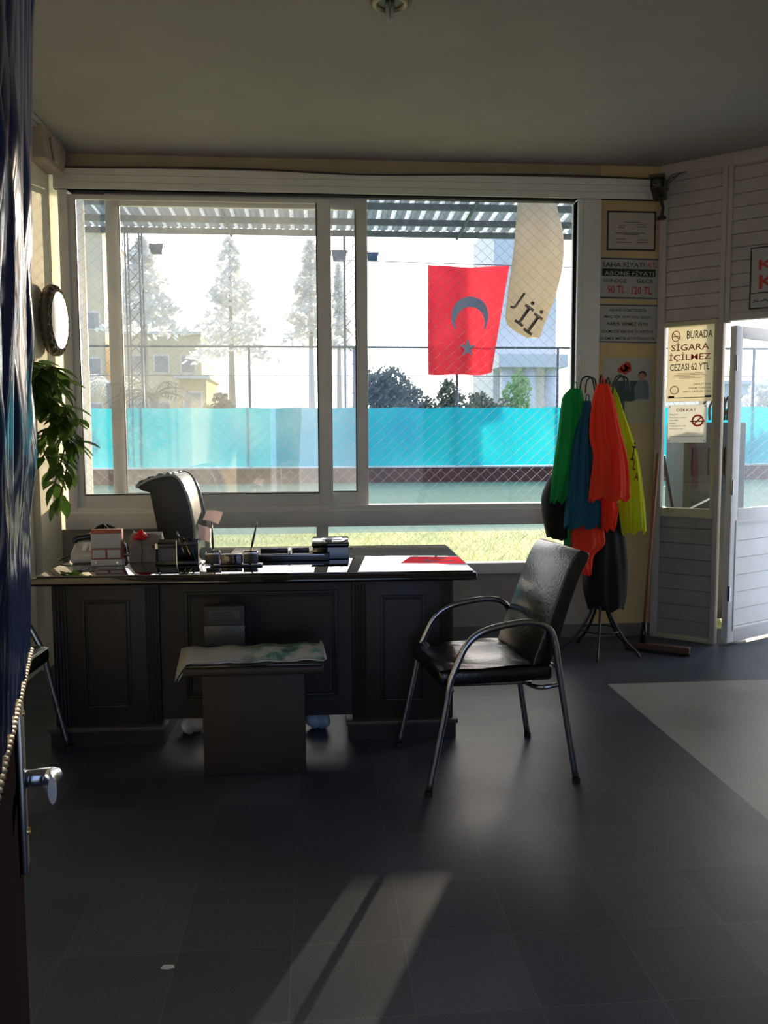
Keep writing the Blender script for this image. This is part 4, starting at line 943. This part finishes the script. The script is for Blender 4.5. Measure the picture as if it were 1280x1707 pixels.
# masts with floodlights
def flood(x, y, z, label, s=1.0):
    f = tag(empty('floodlight', (x, y, z)), label, 'floodlight')
    MB().prism([(-.19*s, .13*s), (.19*s, .13*s), (.15*s, -.13*s), (-.15*s, -.13*s)], -.12, .08, 'y').obj('housing', mat('blue grey lamp', (.05, .10, .13), .4), f, bevel=.02)
    MB().box(-.15*s, .15*s, -.14, -.12, -.11*s, .11*s).obj('lens', 'glassp', f)
    mb = MB().tube([(-.2*s, 0, .16), (-.2*s, 0, 0)], .012, 6).tube([(.2*s, 0, .16), (.2*s, 0, 0)], .012, 6).tube([(-.2*s, 0, .16), (.2*s, 0, .16)], .012, 6); mb.obj('bracket', 'mast', f)
def mast(x, y, h, label, w=.42):
    m_ = tag(empty('lattice_mast', (x, y, 0)), label, 'mast')
    cs_ = [(-w/2, -w/2), (w/2, -w/2), (w/2, w/2), (-w/2, w/2)]
    for cx, cy in cs_: MB().tube([(cx, cy, 0), (cx, cy, h)], .028, 6).obj('upright', 'mast', m_)
    mb = MB(); k = 0; z = .3
    while z < h-.45:
        for i in range(4):
            a, b = cs_[i], cs_[(i+1) % 4]
            if k % 2: a, b = b, a
            mb.tube([(a[0], a[1], z), (b[0], b[1], z+.45)], .014, 4)
        z += .45; k += 1
    mb.obj('lattice_bracing', 'mast', m_)
    MB().box(-.9, .9, -.03, .03, h-.25, h-.18).obj('cross_arm', 'mast', m_)
mast(-5.45, FY+.6, 8.6, 'lattice floodlight mast behind the left sash, left of the palm tree'); mast(1.15, FY+.6, 8.6, 'lattice floodlight mast seen through the narrow middle pane')
flood(-4.72, FY+.4, 7.08, 'floodlight right of the left lattice mast', 1.1); flood(.78, FY+.4, 6.95, 'floodlight left of the middle lattice mast', 1.25); flood(1.80, FY+.4, 6.93, 'floodlight right of the middle lattice mast', .95); flood(-5.9, FY+.4, 7.15, 'floodlight on the left side of the left lattice mast', .9)
# flag
fg = tag(empty('flag', (4.66, FY-.45, 0)), 'large red flag with crescent and star hanging from the far net', 'flag')
FW_, FT, FB = 2.48, 6.55, 3.28
def fl(u, v):
    x = -FW_/2 + FW_*u; 
    k = (1-v)
    x -= .50*k*max(0, (u-.5)/.5)**1.5      # right side pulled inwards low down
    z = FB+(FT-FB)*v + .06*math.sin(PI*u)*-v + .15*max(0, (u-.72))*k*2
    y = .10*math.sin(u*13+v*1.2)*(.4+k) + .35*k*max(0, u-.75)
    return (x, y, z)
def flp(u, v, off=-.05): p = fl(u, v); return (p[0], p[1]+off, p[2])
MB().grid(fl, 60, 40).obj('cloth', 'flagred', fg, smooth=True, fixn=False)
# crescent, opening downward, and star hanging below it: thin sewn pieces following the cloth
mb = MB(); N = 40; cu_, cv_, R1, r1 = .52, .53, .245, .195
vo, vi = [], []
asp = FW_/(FT-FB)
for i in range(N+1):
    t = -.62 + (PI+1.24)*i/N
    vo.append(flp(cu_+R1*math.cos(t), cv_+R1*asp*math.sin(t)*1.08)); 
    # inner circle, centre shifted down
    d = .062; t2 = -.42 + (PI+.84)*i/N
    vi.append(flp(cu_+r1*1.01*math.cos(t2), cv_-d+r1*asp*math.sin(t2)*1.12))
vi[0] = vo[0]; vi[-1] = vo[-1]
mb.add(vo+vi, [(i, i+1, N+1+i+1, N+1+i) for i in range(N)])
mb.obj('crescent', 'flagwhite', fg, fixn=False)
sp = []
for i in range(10):
    r = .125 if i % 2 == 0 else .050; a = PI/2 + i*PI/5
    sp.append(flp(.49+r*math.cos(a), .25+r*asp*math.sin(a)))
MB().add(sp + [flp(.49, .25)], [(i, (i+1) % 10, 10) for i in range(10)]).obj('star', 'flagwhite', fg, fixn=False)
MB().tube([(-4, 0, FT+.10), (4, .1, FT-.02)], .015, 5).obj('cord', 'wire', fg)

# trees and shrubs beyond
def blob_tree(x, y, z0, rx, rz, n, m, label, leaf=.16, trunk=True, name='tree', cat='tree'):
    t = tag(empty(name, (x, y, 0)), label, cat); mb = MB(); r = random.Random(int(x*31+y))
    cl = [(r.uniform(-.6, .6)*rx, r.uniform(-.5, .5)*rx, z0+rz*(1+r.uniform(-.62, .62)), r.uniform(.35, .55)) for _ in range(9)]
    for _ in range(n):
        c = r.choice(cl); d = Vector((r.gauss(0, 1), r.gauss(0, 1), r.gauss(0, 1))).normalized(); k = r.uniform(.6, 1)
        p = Vector(c[:3]) + Vector((d.x*rx, d.y*rx, d.z*rz))*c[3]*k
        q = Vector((r.gauss(0, 1), r.gauss(0, 1), r.gauss(0, 1))).normalized(); s = q.orthogonal().normalized()*leaf*r.uniform(.5, 1); q2 = q.cross(s)*.6
        mb.add([p-s, p-q2, p+s, p+q2], [(0, 1, 2, 3)])
    mb.obj('foliage', m, t, fixn=False)
    if trunk:
        mb = MB().tube([(0, 0, 0), (.1, 0, z0*.6), (0, 0, z0+rz*.8)], .12, 7, rs=[.16, .12, .05]); mb.obj('trunk', 'trunk', t, smooth=True)
def palm(x, y, h, m, label, fr=16, L=2.4):
    t = tag(empty('palm_tree', (x, y, 0)), label, 'tree'); r = random.Random(int(x*17))
    MB().tube([(0, 0, 0), (.12, 0, h*.5), (0, 0, h)], .2, 8, rs=[.28, .2, .18]).obj('trunk', 'trunk', t, smooth=True)
    mb = MB()
    for k in range(fr):
        a = 2*PI*k/fr + r.uniform(-.2, .2); el = r.uniform(.1, 1.2)
        prev = None
        for i in range(14):
            s = i/13; rad = L*s*math.cos(el*(1-.3*s)); z = h + L*s*math.sin(el) - 1.3*L*s*s*.6
            c = Vector((rad*math.cos(a), rad*math.sin(a), z)); sd = Vector((-math.sin(a), math.cos(a), -.35)); w = .42*math.sin(PI*min(.97, s+.08))
            d = Vector((math.cos(a), math.sin(a), -.3))
            mb.add([c, c+sd*w+d*.15, c+sd*w+d*.20], [(0, 1, 2)]); sd2 = Vector((math.sin(a), -math.cos(a), -.35)); mb.add([c, c+sd2*w+d*.15, c+sd2*w+d*.20], [(0, 1, 2)])
            if prev is not None: mb.add([prev-Vector((0, 0, .03)), prev+Vector((0, 0, .03)), c+Vector((0, 0, .02)), c-Vector((0, 0, .02))], [(0, 1, 2, 3)])
            prev = c
    mb.obj('fronds', m, t, fixn=False)
TG = 'trees beyond the pitch fence'
def X(px, y): return pix(px, 700, 'y', y).x
def Z(py, y): return pix(640, py, 'y', y).z
for yy, (px, top, rx, n, m, lab) in zip((31.5, 35.5, 31.5, 35.5), ((645, 618, 1.35, 2600, 'treedark', 'rounded dark shrub right of the middle window stile'), (692, 632, 1.0, 1700, 'treedark', 'lower dark shrub left of the flag, beyond the netting'),
                           (768, 622, 1.05, 1900, 'treedark', 'rounded dark shrub directly beneath the flag'), (822, 640, 1.15, 1800, 'treedark', 'rounded dark shrub beneath the cream banner'))):
    z1 = Z(top, yy); rz = (z1-1.2)/2; blob_tree(X(px, yy), yy, 1.2, rx, rz, n, m, lab, .13, name='shrub', cat='shrub')
blob_tree(X(862, 40), 40, 1.4, .8, 1.6, 900, mat('light green foliage', (.30, .48, .22), .8, transl=.4), 'light green shrub below the cream banner', .14, name='shrub', cat='shrub')
palm(X(258, 34), 34, Z(668, 34)+.2, 'treedark', 'dark low palm behind the left lattice mast', 20, 2.1)
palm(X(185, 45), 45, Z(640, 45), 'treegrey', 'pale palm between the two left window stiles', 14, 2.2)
blob_tree(X(365, 34), 34, Z(700, 34), .7, .7, 900, 'treedark', 'small dark bush right of the yellow house', .12, name='shrub', cat='shrub')
def conifer(px, y, ptop, pbot, w, m, label, seed):
    t = tag(empty('conifer_tree', (X(px, y), y, 0)), label, 'tree'); r = random.Random(seed); z1, z0 = Z(ptop, y), Z(pbot, y)
    MB().tube([(0, 0, 0), (0, 0, z1)], .15, 7, rs=[.25, .04]).obj('trunk', 'trunk', t); mb = MB()
    for _ in range(1300):
        k = r.random()**.7; z = z1-(z1-z0)*k; tier = .55+.45*abs(math.sin(k*11)); rad = w*(.12+.88*k)*tier*math.sqrt(r.random()); a = r.uniform(0, 2*PI)
        p = Vector((rad*math.cos(a), rad*math.sin(a), z-.25*rad)); q = Vector((r.gauss(0, 1), r.gauss(0, 1), r.gauss(0, .6))).normalized()*.22; s = q.orthogonal().normalized()*.12
        mb.add([p-q, p-s, p+q, p+s], [(0, 1, 2, 3)])
    mb.obj('foliage', m, t, fixn=False)
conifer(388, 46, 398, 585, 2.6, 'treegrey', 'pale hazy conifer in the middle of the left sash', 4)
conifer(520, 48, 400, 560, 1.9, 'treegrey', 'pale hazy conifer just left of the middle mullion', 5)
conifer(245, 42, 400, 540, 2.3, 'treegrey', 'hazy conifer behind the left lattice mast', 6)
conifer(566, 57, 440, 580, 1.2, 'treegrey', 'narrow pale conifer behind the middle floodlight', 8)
# buildings
def house(x0, x1, y, z1, m, label, wins=2, dep=7):
    b = tag(empty('house', ((x0+x1)/2, y, 0)), label, 'building'); w = x1-x0
    MB().box(-w/2, w/2, 0, dep, 0, z1).obj('wall', m, b); MB().box(-w/2-.2, w/2+.2, -.2, dep+.2, z1, z1+.2).obj('roof', 'pale', b)
    for i in range(wins):
        for z in [zz for zz in (2.6, 5.6, 8.6) if zz+1.2 < z1]:
            cx = -w/2 + w*(i+.5)/wins; f = MB().box(cx-.5, cx+.5, -.04, .02, z, z+1.2).obj('window', 'pale', b); MB().box(cx-.42, cx+.42, -.05, -.04, z+.08, z+1.12).obj('pane', 'treegrey', f)
    return b
house(X(60, 58), X(180, 58), 58, Z(395, 58), 'beige', 'tall beige house beyond the pitch at the left edge of the window', 3)
house(X(205, 56), X(338, 56), 56, Z(560, 56), 'beige', 'low beige house behind the left lattice mast', 3)
house(X(300, 44), X(345, 44), 44, Z(632, 44), mat('ochre render', (.85, .62, .28), .9), 'small yellow house above the netting in the left sash', 1, 5)
cb = tag(empty('colonnade_building', (X(915, 44), 44, 0)), 'pale building with tall round columns at the right of the window', 'building')
MB().box(-2.6, .9, 2.0, 8, 0, Z(345, 44)).obj('wall', 'pale', cb); MB().box(-2.8, .9, -.3, 2.0, Z(612, 44), Z(590, 44)).obj('entablature', 'pale', cb)
for k in range(3): MB().lathe([(.36, 0), (.36, Z(612, 44))], (-2.2+k*1.2, .4, 0), 18).obj('column', 'pale', cb, smooth=True)
b2 = house(X(1185, 46), X(1420, 46), 46, Z(640, 46), 'pale', 'pale house seen through the open door glass', 3)
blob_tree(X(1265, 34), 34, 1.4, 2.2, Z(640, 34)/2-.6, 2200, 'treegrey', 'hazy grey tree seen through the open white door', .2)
